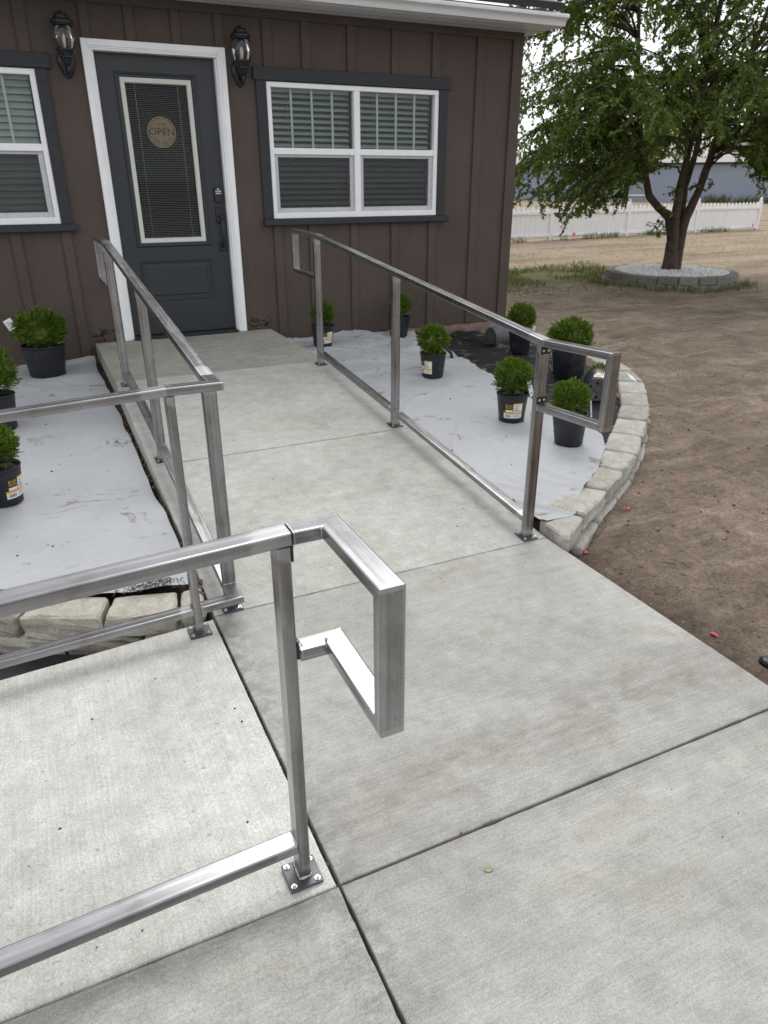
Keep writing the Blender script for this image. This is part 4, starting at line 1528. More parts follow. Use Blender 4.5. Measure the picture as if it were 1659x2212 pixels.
def pot_mesh(rt_, rb, h):
    key = (rt_, rb, h)
    if key not in POTM:
        mb = MB().lathe(pot_profile(rt_, rb, h), 40)
        me = mb.mesh('pot', fix=False)
        me.materials.append(M_POT)
        me.polygons.foreach_set('use_smooth', [True] * len(me.polygons))
        sme = MB()
        rs = rt_ * .915
        v = [(0, 0, h * .90)] + [(rs * math.cos(2 * math.pi * k / 24), rs * math.sin(2 * math.pi * k / 24), h * .875) for k in range(24)]
        v += [(rs * .6 * math.cos(2 * math.pi * k / 24), rs * .6 * math.sin(2 * math.pi * k / 24), h * (.89 + .02 * math.sin(k * 5))) for k in range(24)]
        f = [(1 + k, 1 + (k + 1) % 24, 25 + (k + 1) % 24, 25 + k) for k in range(24)] + [(25 + k, 25 + (k + 1) % 24, 0) for k in range(24)]
        so = sme.add(v, f).mesh('soil', fix=False)
        so.materials.append(M_SOIL)
        nt_ = MB()
        for k in range(8):
            a = 2 * math.pi * (k + .3) / 8
            q = Matrix.Rotation(a, 4, 'Z')
            w_ = rb * .2
            pts = [(rb * 1.006 + .0008, -w_ * .5, 0.0), (rb * 1.006 + .0008, w_ * .5, 0.0), (rb * 1.016 + .0008, w_ * .38, h * .055), (rb * 1.016 + .0008, -w_ * .38, h * .055)]
            nt_.add([tuple(q @ Vector(p)) for p in pts], [(0, 1, 2, 3)])
        nm = nt_.mesh('drain_slot', fix=False)
        nm.materials.append(M_LABELK)
        POTM[key] = (me, so, nm)
    return POTM[key]


BULK = text_geo('BULK', 1.0)
PRICE = text_geo('PRICE', 1.0)


def label_mesh(rt_, rb, h, wide=True):
    """price label wrapped on the pot; angle 0 faces local -y"""
    mb = MB()

    def rad(z): return rb + (rt_ - rb) * .78 * z / (h * .86)

    def put(u, z, off):
        r_ = rad(z) + off
        a = u / rad(h * .45) - math.pi / 2
        return (r_ * math.cos(a), r_ * math.sin(a), z)

    def patch(u0, u1, z0, z1, mi, off):
        nU = 6
        v = [put(u0 + (u1 - u0) * i / nU, z, off) for z in (z0, z1) for i in range(nU + 1)]
        mb.add(v, [(i, i + 1, nU + 2 + i, nU + 1 + i) for i in range(nU)], mi)

    W = 0.062
    z0, z1 = h * .20, h * .74
    H = z1 - z0
    patch(-W, W, z0, z0 + H * .36, 0, .0010)                       # white lower panel
    patch(-W, W, z0 + H * .285, z0 + H * .40, 1, .0016)            # yellow stripe
    patch(-W * .78, -W * .03, z0 + H * .40, z0 + H * .98, 2, .0010)  # black left panel
    patch(W * .02, W * .98, z0 + H * .40, z0 + H, 0, .0010)        # white right panel
    patch(W * .02, W * .98, z0 + H * .91, z0 + H, 1, .0016)
    patch(-W * .76, -W * .05, z0 + H * .42, z0 + H * .56, 0, .0016)
    for (geo, zc, hh) in ((BULK, z0 + H * .84, H * .16), (PRICE, z0 + H * .68, H * .14)):
        xm = max(abs(p[0]) for p in geo[0]); ym = max(abs(p[1]) for p in geo[0])
        mb.add([put(-W * .405 + p[0] / xm * W * .33, zc + p[1] / ym * hh * .5, .0018) for p in geo[0]], geo[1], 1)
    for k in range(11):                                            # bar code
        u = -W * .78 + k * W * .052
        patch(u, u + W * (.02 if k % 3 else .035), z0 + H * .08, z0 + H * .22, 2, .0016)
    for (zz, uu) in ((.80, .5), (.68, .42), (.58, .44), (.50, .7)):
        patch(W * .10, W * (.10 + uu), z0 + H * zz - .0022, z0 + H * zz + .0022, 3, .0016)
    for zz in (.12, .20):
        patch(W * .05, W * .8, z0 + H * zz - .0012, z0 + H * zz + .0012, 3, .0016)
    me = mb.mesh('label', fix=False)
    for m in (M_LABELW, M_LABELY, M_LABELK, M_LABELG): me.materials.append(m)
    return me


LABEL = label_mesh(0.104, 0.082, 0.19)


def plant(x, y, z, rot, rt_, rb, h, R_, label, fol=0, tagpos=None, lab=None, sq=0.95, tip=None, lift=0.82, spin=None):
    root = empty('potted_shrub', (x, y, z), 0, label, 'potted shrub', 'potted globe shrubs in the planting beds')
    pm, so, nm = pot_mesh(rt_, rb, h)
    p = bpy.data.objects.new('pot', pm); COL.objects.link(p); p.parent = root
    p.rotation_euler = (0, 0, rot)
    s = bpy.data.objects.new('soil', so); COL.objects.link(s); s.parent = p
    q = bpy.data.objects.new('drain_slot', nm); COL.objects.link(q); q.parent = p; q['kind'] = 'stuff'
    f = bpy.data.objects.new('foliage', FOL[fol]); COL.objects.link(f); f.parent = root
    f.location = (0, 0, h * .9 + R_ * lift)
    f.scale = (R_, R_, R_ * sq)
    f.rotation_euler = (random.uniform(-.1, .1), random.uniform(-.1, .1), spin if spin is not None else random.uniform(0, 6))
    if lab is not None:
        l = bpy.data.objects.new('label', LABEL); COL.objects.link(l); l.parent = p
        l.rotation_euler = (0, 0, lab - rot)
    if tagpos is not None:
        (tx, ty, tz, ry, rz_, sw_, sh_) = tagpos
        tb = MB()
        tb.box(-sw_ / 2, sw_ / 2, -.0006, .0006, -sh_ / 2, sh_ / 2, 0)
        for k in range(4):
            tb.box(-sw_ * .32, sw_ * (.1 + .06 * k), -.0010, -.0007, sh_ * (.25 - .1 * k) - .0015, sh_ * (.25 - .1 * k) + .0015, 1)
        tb.box(-sw_ * .3, sw_ * .2, -.0010, -.0007, -sh_ * .36, -sh_ * .24, 1)
        t = tb.build('plant_tag', [M_LABELW, M_LABELG], root)
        t.location = (tx, ty, tz)
        t.rotation_euler = (R(-8), ry, rz_)
    root.rotation_euler = (random.uniform(-.045, .045), random.uniform(-.045, .045), 0)
    if tip is not None:
        root.rotation_euler = tip
    return root


def facing(x, y):          # angle that turns local -y towards the camera
    return math.atan2(CAM_LOC[1] - y, CAM_LOC[0] - x) + math.pi / 2


SM = (0.104, 0.082, 0.19)


def at(x, y, r):           # front contact point -> pot centre
    d = Vector((x - CAM_LOC[0], y - CAM_LOC[1])).normalized()
    return x + d.x * r, y + d.y * r


def bedz(x, y, right=True): return fabric_z(x, y, right) + .006


def put(fx, fy, size, R_, label, **kw):
    x, y = at(fx, fy, size[1])
    right = x > 0
    zz = bedz(x, y, right)
    if kw.get('lab') is not None: kw['lab'] = facing(x, y) + kw['lab']
    return plant(x, y, zz, random.uniform(0, 6), *size, R_, label, **kw)


put(1.640, -0.46, SM, 0.122, 'small globe shrub in black pot against the brown wall beside the landing', fol=0, lab=0.42, lift=.95)
put(2.452, -0.365, SM, 0.122, 'small globe shrub against the brown wall under the right window edge', fol=1, lift=.95)
put(2.05, -1.77, SM, 0.136, 'globe shrub with a side label alone in the middle of the right bed', fol=2, lab=-0.75)
put(2.01, -2.90, SM, 0.138, 'globe shrub with a price label on pot and a white plant tag', fol=0, lab=0.10, tagpos=(0.075, -0.085, 0.225, R(-16), R(30), .05, .115), lift=.86)
put(2.05, -3.43, SM, 0.124, 'globe shrub seen through the near loop of the right handrail', fol=1, tagpos=(0.13, -0.03, 0.20, R(14), R(40), .045, .10), lift=.84)
put(3.15, -1.36, SM, 0.138, 'globe shrub on black fabric beside the tipped empty pot', fol=2, tagpos=(0.10, -0.06, 0.20, R(35), R(20), .035, .05), lift=.9)
put(3.02, -2.20, (0.142, 0.118, 0.245), 0.190, 'largest globe shrub in a big black pot near the curved blocks', fol=0, sq=.80, lift=.42)
# left bed
put(-0.65, -0.55, (0.160, 0.130, 0.235), 0.215, 'big globe shrub against the brown wall in the left bed', fol=1, sq=.78, lift=.60, tagpos=(-0.20, -0.02, 0.40, R(-25), R(10), .06, .08))
put(-0.985, -1.80, (0.135, 0.11, 0.22), 0.19, 'globe shrub at the left picture edge above the rail', fol=2, sq=.95, lift=.82)
put(-0.945, -2.98, SM, 0.125, 'globe shrub with a price label on pot in the left bed', fol=0, lab=0.80, lift=.92)
put(-1.10, -3.30, SM, 0.12, 'partly hidden globe shrub nearest the tan blocks at the left edge', fol=1)


M_POTB = plain('dusty_pot_base', (0.075, 0.075, 0.075), .7, var=.4, vs_=25)


# tipped plant by the block wall and an empty pot lying near the house corner
def lying(name, x, y, r, axis_ang, tilt, label, cat, with_fol, pot=SM, lab=None):
    z = bedz(x, y) + r * .98
    root = empty(name, (x, y, z), 0, label, cat, 'potted globe shrubs in the planting beds' if with_fol else None)
    rot = Matrix.Rotation(axis_ang, 4, 'Z') @ Matrix.Rotation(R(90) - tilt, 4, 'Y')
    pm, so, nm = pot_mesh(*pot)
    def add(nm_, me, par, loc=(0, 0, -pot[2] / 2), sc=(1, 1, 1)):
        o = bpy.data.objects.new(nm_, me); COL.objects.link(o); o.parent = par
        return o
    p = add('pot', pm, root)
    p.matrix_basis = rot @ Matrix.Translation((0, 0, -pot[2] / 2))
    add('soil', so, p)
    bt = MB()
    rb = pot[1]
    n_ = 28
    bt.add([(0, 0, -.001)] + [(rb * .95 * math.cos(2 * math.pi * k / n_), rb * .95 * math.sin(2 * math.pi * k / n_), -.001) for k in range(n_)], [(0, 1 + (k + 1) % n_, 1 + k) for k in range(n_)])
    for k in range(6):
        a = 2 * math.pi * k / 6
        c = (rb * .62 * math.cos(a), rb * .62 * math.sin(a))
        bt.add([(c[0] + .011 * math.cos(2 * math.pi * j / 10), c[1] + .011 * math.sin(2 * math.pi * j / 10), -.0022) for j in range(10)], [tuple(range(10))[::-1]], 1)
    bt.build('pot_base', [M_POTB, M_LABELK], p, fix=False)
    if with_fol:
        f = add('foliage', FOL[2], root)
        f.matrix_basis = rot @ Matrix.Translation((0, 0, pot[2] * .45 + .085)) @ Matrix.Diagonal((.115, .115, .11, 1))
        l = add('label', LABEL, p)
        l.matrix_basis = Matrix.Rotation(lab, 4, 'Z')
        tb = MB().box(-.05, .05, -.0006, .0006, -.03, .03)
        t = tb.build('plant_tag', M_LABELW, root)
        t.location = (0.21, -.10, 0.06); t.rotation_euler = (R(-55), R(25), R(15))
    return root


lying('potted_shrub', 2.88, -2.70, 0.092, R(46), R(6), 'tipped over globe shrub showing its pot base beside the curved blocks', 'potted shrub', True, lab=R(-72))
lying('nursery_pot', 3.33, -0.80, 0.095, R(2), R(4), 'empty nursery pot lying on its side by the house corner', 'pot', False, pot=(0.115, 0.095, 0.24))
POTM[(0.115, 0.095, 0.24)][0].materials[0] = plain('sheen_pot', (0.115, 0.12, 0.13), .45, var=.35, vs_=8)  # silvery sheen of the plastic put into a lighter grey base

# drip tubing and a stub on the beds
tb = MB()
tb.tube([(2.52, -1.27, .105), (2.515, -1.255, .16), (2.47, -1.20, .215)], 0.014, 8)
tb.tube([(2.48, -1.30, .105), (2.53, -1.27, .107)], 0.012, 8)
tag(tb.build('irrigation_riser', M_TUBE, smooth=True), 'short black irrigation riser standing behind the middle right shrub', 'irrigation pipe')
dl = MB()
pts = []
for i in range(30):
    t = i / 29
    x = 2.75 + t * 0.85; y = -0.42 - .55 * t + .16 * math.sin(t * 9)
    pts.append((x, y, bedz(x, y) + .012 + .03 * math.sin(t * 7) ** 2))
dl.tube(pts, 0.008, 7)
pts = []
for i in range(26):
    t = i / 25
    x = 3.55 - t * 0.55; y = -1.2 - .75 * t + .08 * math.sin(t * 11)
    pts.append((x, y, bedz(x, y) + .012 + .04 * math.sin(t * 6) ** 2))
dl.tube(pts, 0.008, 7)
tag(dl.build('drip_tubing', M_TUBE, smooth=True), 'loose black drip tubing on the black fabric by the house corner', 'tubing')

# ------------------------------------------------------------------ soil crumbs, litter, petals
def clods(name, n, fn, mat, smin, smax, label, flat=0.6):
    mb = MB()
    bm = bmesh.new(); bmesh.ops.create_icosphere(bm, subdivisions=1, radius=1.0)
    for i, q in enumerate(bm.verts): q.index = i
    bv = [q.co.copy() for q in bm.verts]; bf = [tuple(q.index for q in fa.verts) for fa in bm.faces]
    bm.free()
    for i in range(n):
        r_ = fn()
        if r_ is None: continue
        x, y, z = r_
        s = smin + (smax - smin) * random.random() ** 4
        rot = Matrix.Rotation(random.uniform(0, 6), 3, 'Z')
        sx, sy = random.uniform(.7, 1.5), random.uniform(.7, 1.2)
        mb.add([rot @ Vector((q.x * s * sx * random.uniform(.8, 1.2), q.y * s * sy, q.z * s * flat)) + Vector((x, y, z + s * flat * .4)) for q in bv], bf)
    o = mb.build(name, mat, fix=False)
    tag(o, label, kind='stuff')
    return o


def dirt_pt():
    x = 1.33 + random.random() ** 2.0 * 3.6
    y = random.uniform(-6.0, 0.5)
    if in_right_bed(x - .05, y) or (x < 1.32): return None
    if y > -0.1 and x < 3.95: return None
    if y > -4.42 and x < arc_x(y) + .04: return None
    return x, y, ground_z(x, y)


clods('soil_crumbs', 3600, dirt_pt, M_CLOD, .002, .010, 'crumbs of brown soil on the bare yard')
clods('pale_pebbles', 160, dirt_pt, M_GRAVEL, .002, .006, 'tiny pale pebbles scattered on the dirt')


def fab_pt():
    if random.random() < .5:
        y = random.uniform(-4.0, -0.1); x = random.uniform(-1.2, -0.28)
        return x, y, fabric_z(x, y, False) + .004
    y = random.uniform(-4.0, -0.1); x = random.uniform(1.33, lerp_pts(EDGE, y) - .02)
    return x, y, fabric_z(x, y, True) + .006


clods('fabric_litter', 150, fab_pt, M_DEBRIS, .0015, .008, 'specks of soil scattered on the grey fabric')


def slab_pt():
    if random.random() < .45:
        x = random.uniform(-1.1, -0.27); y = random.uniform(-5.45, -4.27)
        return x, y, side_z(x)
    x = random.uniform(XL + .02, XR - .02); y = random.uniform(-6.3, -1.0)
    return x, y, ramp_z(y)


clods('walk_litter', 150, slab_pt, M_DEBRIS, .0012, .0042, 'specks of grit scattered on the concrete')


def joint_pt():
    y = random.uniform(-5.5, -4.2)
    return XL - .008 + random.gauss(0, .007), y, -.012 + random.uniform(-.01, .008)


clods('joint_debris', 330, joint_pt, M_DEBRIS, .001, .005, 'dirt packed in the joint between the two walks')


def gap_pt():
    y = random.uniform(-4.1, -.05)
    return XL - .012 + random.gauss(0, .010), y, fab_z(y) - .015 + random.uniform(-.01, .006)


clods('gap_soil', 700, gap_pt, M_CLOD, .003, .012, 'soil showing between ramp edge and left fabric')


def pile_pt():
    a = random.gauss(0, .055); b = random.gauss(0, .018)
    x, y = -0.44 + a, -4.0 + b
    return x, y, fabric_z(x, min(-3.9, y), False) + .006 + max(0, .014 - abs(a) * .12)


def shreds(name, n, fn, label, mat=M_DEBRIS, lmin=.006, lmax=.025):
    mb = MB()
    for i in range(n):
        x, y, z = fn()
        L = random.uniform(lmin, lmax); a = random.uniform(0, 6.3)
        d = Vector((math.cos(a), math.sin(a), random.uniform(-.2, .5))) * L
        mb.tube([(x, y, z + .002), Vector((x, y, z + .002)) + d * .5 + Vector((0, 0, .003)), Vector((x, y, z + .002)) + d], [.0012, .0016, .0006], 4)
    o = mb.build(name, mat, fix=False)
    return tag(o, label, kind='stuff')


shreds('bark_pile', 160, pile_pt, 'small heap of dry bark shreds on the left fabric edge')


def bunch(cx, cy, r, right):
    def fn():
        x, y = cx + random.gauss(0, r), cy + random.gauss(0, r)
        return x, y, fabric_z(x, y, right) + .006
    return fn


shreds('leaf_litter', 26, bunch(-0.33, -2.25, .035, False), 'few dry leaf scraps on the left fabric by the ramp', lmax=.03)


def twig_pt():
    while True:
        r_ = dirt_pt()
        if r_: return r_


shreds('twigs', 90, twig_pt, 'thin dead twigs lying on the bare dirt', lmin=.02, lmax=.11)


def petal(x, y, z, a, label, L=.026):
    mb = MB()
    v, f = [], []
    n_ = 6
    for i in range(n_ + 1):
        t = i / n_
        wd = .36 * L * math.sin(math.pi * (0.12 + .85 * t)) ** .8
        zz = .006 + .006 * math.sin(t * 3)
        v += [(L * (t - .5), -wd, zz), (L * (t - .5), 0, zz - .003), (L * (t - .5), wd, zz + .001)]
    for i in range(n_):
        for j in (0, 1):
            f.append((i * 3 + j, i * 3 + j + 1, i * 3 + j + 4, i * 3 + j + 3))
    o = mb.add(v, f).build('petal', M_PETAL, smooth=True, fix=False)
    o.location = (x, y, z); o.rotation_euler = (R(8), R(-6), a)
    return tag(o, label, 'petal', 'pink petals fallen on the dirt')


petal(1.471, -4.315, ground_z(1.471, -4.315), R(-20), 'pink petal on the dirt by the end block of the wall', .03)
petal(1.475, -5.057, ground_z(1.475, -5.057), R(110), 'pink petal on the dirt beside the lower slab edge', .034)
petal(1.99, -4.03, ground_z(1.99, -4.03), R(10), 'pink petal below the second and third curved blocks', .026)
petal(2.5, -3.86, ground_z(2.5, -3.86), R(40), 'pink petal on dirt farthest along the curved wall', .022)
lf_ = MB()
v = []
for i in range(7):
    t = i / 6
    wd = .0075 * math.sin(math.pi * (.06 + .88 * t))
    v += [(.030 * (t - .5), -wd, .003), (.030 * (t - .5), 0, .0015), (.030 * (t - .5), wd, .004)]
f = []
for i in range(6):
    for j in (0, 1): f.append((i * 3 + j, i * 3 + j + 1, i * 3 + j + 4, i * 3 + j + 3))
o = lf_.add(v, f).build('fallen_leaf', plain('olive_leaf', (0.26, 0.27, 0.13), .5), smooth=True, fix=False)
o.scale = (.8, .8, .8); o.location = (0.093, -5.613, 0.0); o.rotation_euler = (0, 0, R(-20))
tag(o, 'single small green leaf lying on the front concrete slab', 'leaf')

# pop-up sprinkler head at the right picture edge
sp = empty('sprinkler_head', (1.515, -5.268, ground_z(1.515, -5.268)), 0, 'black ribbed sprinkler head set in the dirt at the right edge', 'sprinkler')
hb = MB()
hb.lathe([(.026, -.03), (.028, .010), (.026, .017), (.020, .020), (0, .021)], 22)
hb.build('body', M_TUBE, sp, smooth=True)
for k in range(18):
    a = 2 * math.pi * k / 18
    q = MB().cbox(.0275, .0325, -.0025, .0025, -.02, .012, .0008)
    oo = q.build('rib', M_TUBE, sp); oo.rotation_euler = (0, 0, a)

# ------------------------------------------------------------------ tree in its stone ring
TX, TY = 9.10, 2.78
LAT = Vector((0.690, -0.724, 0)); DEP = Vector((0.724, 0.690, 0))
TB = Vector((TX, TY, 0.0))


def T3(l, d_, z): return TB + LAT * l + DEP * d_ + Vector((0, 0, z))


tree = empty('tree', (TX, TY, 0), 0, 'leafy multi-stemmed tree growing from a ring of grey blocks', 'tree')
stems = [
    [(-.08, 0, .05, .125), (-.07, 0, .35, .095), (-.07, 0, .6, .088), (-.14, .02, .95, .095), (-.34, .08, 1.10, .085), (-.50, .12, 1.27, .078), (-.63, .16, 1.62, .070), (-.74, .2, 2.0, .060), (-.86, .25, 2.6, .05), (-1.0, .3, 3.5, .038), (-1.2, .35, 5.0, .016)],
    [(.02, -.05, .05, .13), (.01, -.06, .35, .105), (-.02, -.06, .6, .098), (-.05, -.05, 1.0, .095), (-.05, -.06, 1.4, .080), (.0, -.1, 2.0, .066), (.06, -.2, 3.0, .048), (.2, -.3, 4.8, .018)],
    [(.08, .05, .05, .11), (.09, .05, .4, .09), (.09, .06, .75, .088), (.13, .07, 1.0, .098), (.24, .09, 1.38, .086), (.34, .12, 1.9, .076), (.50, .16, 2.6, .058), (.78, .3, 3.8, .038), (1.1, .5, 5.4, .016)],
    [(.03, .14, .05, .12), (.04, .16, .5, .095), (.03, .2, 1.0, .085), (.02, .28, 1.4, .072), (.10, .36, 1.9, .06), (.14, .55, 2.6, .048), (-.1, .9, 3.8, .03), (0, 1.2, 5.2, .014)],
]
tr = MB()
spts = []
for st in stems:
    P, Rr = [], []
    for a, b in zip(st, st[1:]):
        for k in range(4):
            t = k / 4
            q = [a[i] + (b[i] - a[i]) * t for i in range(4)]
            P.append(T3(q[0] + .014 * nz(q[2], q[0], 0, 4), q[1] + .014 * nz(q[2], 9, 0, 4), q[2]) - TB); Rr.append(q[3] * (.74 + .12 * nz(q[2], q[0], 2, 6)))
            spts.append((q[0], q[1], q[2], q[3]))
    P.append(T3(*st[-1][:3]) - TB); Rr.append(st[-1][3])
    tr.tube(P, Rr, 12)
tr.build('trunk', M_BARK, tree, smooth=True)

rnd = random.Random(5)
bra = MB()
lv, lfc = [], []


def leaf(p, d_, n_, L):
    side = d_.cross(n_).normalized() * L * .33
    b = len(lv)
    lv.extend([p, p + d_ * L * .45 + side - n_ * L * .05, p + d_ * L - n_ * L * .12, p + d_ * L * .45 - side - n_ * L * .05])
    lfc.append((b, b + 1, b + 2, b + 3))


def low_bound(l):
    return lerp_pts([(-3.2, 1.35), (-2.6, 1.0), (-1.9, 0.80), (-1.5, .90), (-.95, .95), (-.75, 1.25), (-.35, 1.75), (0.1, 1.70), (0.45, 1.95), (0.8, 1.85), (1.0, 1.35), (1.4, 1.3), (2.4, 1.2), (3.2, 1.5)], l)


def twig(p, d_, n_leaves, L):
    q = Vector(p)
    pts = [q.copy()]
    dd = d_.normalized()
    step = L / n_leaves
    for k in range(n_leaves):
        dd = (dd + Vector((rnd.uniform(-.12, .12), rnd.uniform(-.12, .12), -0.045 + rnd.uniform(-.06, .06)))).normalized()
        q = q + dd * step
        pts.append(q.copy())
        for s in range(rnd.choice((2, 2, 3, 3))):
            ld = (dd * .5 + Vector((rnd.uniform(-1, 1), rnd.uniform(-1, 1), rnd.uniform(-.9, .25)))).normalized()
            nn = Vector((rnd.uniform(-.8, .8), rnd.uniform(-.8, .8), 1)).normalized()
            nn = (nn - ld * nn.dot(ld)).normalized()
            leaf(q + Vector((rnd.uniform(-.02, .02), rnd.uniform(-.02, .02), rnd.uniform(-.02, .02))), ld, nn, rnd.uniform(.042, .072))
    bra.tube(pts[::3] + [pts[-1]], [.004] * (len(pts[::3])) + [.0015], 4)


def branch(tip, src=None, r0=.02, ntw=13):
    l, d_, z = tip
    if src is None:
        c = [s for s in spts if 1.5 < s[2] < min(4.8, z + 1.2)]
        src = min(c, key=lambda s: (s[0] - l) ** 2 + (s[1] - d_) ** 2 + 0.7 * (s[2] - max(1.6, z - .2)) ** 2 + rnd.uniform(0, 1.2))
    a = Vector(src[:3]); b = Vector((l, d_, z))
    mid = (a + b) / 2 + Vector((0, 0, .30 * (b - a).length + .1))
    pts = []
    for k in range(9):
        t = k / 8
        pts.append(a * (1 - t) ** 2 + mid * 2 * t * (1 - t) + b * t * t + Vector((rnd.uniform(-.03, .03),) * 3) * (1 if 0 < k < 8 else 0))
    W = [LAT * p.x + DEP * p.y + Vector((0, 0, p.z)) for p in pts]
    bra.tube(W, [r0 * (1 - .8 * k / 8) for k in range(9)], 6)
    for k in range(ntw):
        t = rnd.uniform(.30, 1.0)
        i = min(7, int(t * 8)); u = t * 8 - i
        p = W[i].lerp(W[i + 1], u)
        dirb = (W[i + 1] - W[i]).normalized()
        dv = (dirb * .6 + Vector((rnd.uniform(-1, 1), rnd.uniform(-1, 1), rnd.uniform(-.35, .45)))).normalized()
        L = rnd.uniform(.35, .75)
        q = p + dv * L
        lo = low_bound(q.dot(LAT))
        if q.z - .15 < lo:
            dv.z = abs(dv.z) * .5; L *= .6
            if (p + dv * L).z - .12 < lo - .1: continue
        twig(p, dv, rnd.choice((13, 16, 19)), L)


N_BR = 235
made = 0
while made < N_BR:
    a = rnd.uniform(0, 2 * math.pi)
    rad = 3.25 * math.sqrt(rnd.uniform(.08, 1.0))
    l, d_ = rad * math.cos(a), rad * math.sin(a) * .95
    zt_ = 6.2 - 1.7 * (rad / 3.25) ** 2
    lo = low_bound(l)
    z = lo + .12 + (zt_ - lo) * rnd.random() ** 1.35
    if rad < .9 and z < 2.3: continue
    branch((l, d_, z))
    made += 1
# drooping branch ends seen in the picture
for tip in ((-1.9, -.3, .92), (-1.55, -.4, .98), (-1.25, -.2, 1.05), (-.85, -.3, 1.02), (-2.6, -.1, 1.35), (-2.75, .2, 1.6), (-2.3, -.5, 1.25), (1.05, -.4, 1.52), (1.25, -.3, 1.55), (1.6, -.4, 1.5), (2.2, .0, 1.5), (2.6, .2, 1.8), (-.5, -.5, 1.6), (.35, -.5, 2.1), (-2.0, .5, 1.4), (-3.0, -.2, 3.9), (-3.1, .3, 3.4), (-2.9, -.3, 2.9), (-3.1, 0, 2.4), (-2.7, -.4, 3.6), (-2.8, .5, 4.3), (-2.5, 0, 4.4), (-3.0, .2, 2.0), (-2.4, -.5, 2.6), (-2.6, -.3, 2.1)):
    branch(tip, ntw=11)
# sprouts on the trunk
for (l, d_, z, n_) in ((-.18, -.12, 1.05, 4), (-.25, -.15, .85, 4), (-.30, -.12, .72, 3), (-.05, -.12, 1.35, 5), (.2, -.08, 1.45, 3), (.42, .0, 1.5, 2)):
    for k in range(n_):
        twig(T3(l, d_, z) - TB, Vector((rnd.uniform(-1, 1), rnd.uniform(-1, 1), rnd.uniform(-.3, .5))), 7, .2)
bra.build('branches', M_BARK, tree, smooth=True, fix=False)
lm = bpy.data.meshes.new('crown')
lm.from_pydata([tuple(p) for p in lv], [], lfc)
lm.update()
link_mesh('crown', lm, tree, [M_LEAF])

ring = empty('tree_ring', (TX, TY, -.02), 0, 'round two-course planter ring of weathered grey blocks around the tree', 'planter ring')
RO = 1.06
for (z0, z1, ro_, off) in ((-.11, .035, RO + .02, 0.0), (.038, .155, RO, .5)):
    nb = 21
    for k in range(nb):
        a0 = 2 * math.pi * (k + off) / nb; a1 = 2 * math.pi * (k + 1 + off) / nb
        P = lambda a, r_: (r_ * math.cos(a), r_ * math.sin(a))
        me, c = block_mesh(P(a0, ro_), P(a1, ro_), P(a0, ro_ - .17), P(a1, ro_ - .17), z0, z1 + rnd.uniform(-.004, .004), k + int(z0 * 100), .004, .009, 2)
        me.materials.append(M_RING)
        o = bpy.data.objects.new('block', me); COL.objects.link(o); o.parent = ring
        o.location = (c.x, c.y, 0)


def grav_pt():
    a = random.uniform(0, 6.283); r_ = .90 * math.sqrt(random.random())
    return TX + r_ * math.cos(a), TY + r_ * math.sin(a), .124 + .02 * (1 - r_)


bed = MB()
bed.lathe([(0.0, .15), (.5, .145), (.91, .135), (.91, .0)], 30, (TX, TY, -.02))
b_ = bed.build('gravel_bed', M_GRAVEL, fix=False)
tag(b_, 'white gravel layer filling the tree ring', kind='stuff')
clods('white_gravel', 2300, grav_pt, M_GRAVEL, .014, .034, 'white decorative gravel inside the tree ring', .8)

# thin grass by the ring and weeds along the fence and house
def blades(name, n, fn, mat, h0, h1, label, wd=.004):
    mb = MB()
    v, f = [], []
    for i in range(n):
        r_ = fn()
        if r_ is None: continue
        x, y, z = r_
        h_ = random.uniform(h0, h1)
        a = random.uniform(0, 6.283)
        c, s = math.cos(a) * wd, math.sin(a) * wd
        lean = Vector((random.gauss(0, .35), random.gauss(0, .35), 1)) * h_
        b = len(v)
        v += [(x - c, y - s, z), (x + c, y + s, z), (x + c * .7 + lean.x * .45, y + s * .7 + lean.y * .45, z + lean.z * .6), (x - c * .7 + lean.x * .45, y - s * .7 + lean.y * .45, z + lean.z * .6), (x + lean.x, y + lean.y, z + lean.z)]
        f += [(b, b + 1, b + 2, b + 3), (b + 3, b + 2, b + 4)]
    mb.add(v, f)
    o = mb.build(name, mat, fix=False)
    return tag(o, label, kind='stuff')


def grass_pt():
    x = random.uniform(5.0, 10.6)
    yc = 4.35 - .1 * (x - 8)
    y = yc + random.gauss(0, 1.0)
    if x > 7.4 and random.random() < .12: y = random.uniform(1.3, 2.6)
    if (x - TX) ** 2 + (y - TY) ** 2 < 1.13 ** 2: return None
    if fbm(x, y, .9, 4) < -.08 + .35 * abs(y - yc) / 2.2 - .15: return None
    return x, y, ground_z(x, y)


blades('grass', 9000, grass_pt, M_GRASS, .04, .11, 'thin green grass growing beside the tree ring', .005)


def ring_weed():
    a = random.uniform(2.4, 5.6); r_ = 1.10 + abs(random.gauss(0, .12))
    x, y = TX + r_ * math.cos(a), TY + r_ * math.sin(a)
    return x, y, ground_z(x, y)


blades('weeds', 450, ring_weed, M_GRASS, .05, .14, 'green weeds around the foot of the tree ring', .005)


def straw_pt():
    x = random.uniform(4.2, 7.0); y = random.uniform(-1.2, 1.8)
    if fbm(x, y, 1.5, 3) < .12: return None
    return x, y, ground_z(x, y)


blades('dry_grass', 700, straw_pt, M_STRAW, .05, .16, 'sparse dry grass stalks near the house corner', .0022)


def straw2_pt():
    x = random.uniform(6, 22); y = random.uniform(5.5, 10.6)
    return x, y, ground_z(x, y)


blades('straw_stubble', 5000, straw2_pt, M_STRAW, .01, .03, 'dry straw stubble on the yard before the fence', .006)


def fence_weed():
    x = random.uniform(9.5, 20.0); y = 10.85 + .03 * (x - 11.5) + random.gauss(0, .12)
    if fbm(x, y, .8, 3) < .02: return None
    return x, y, ground_z(x, y)


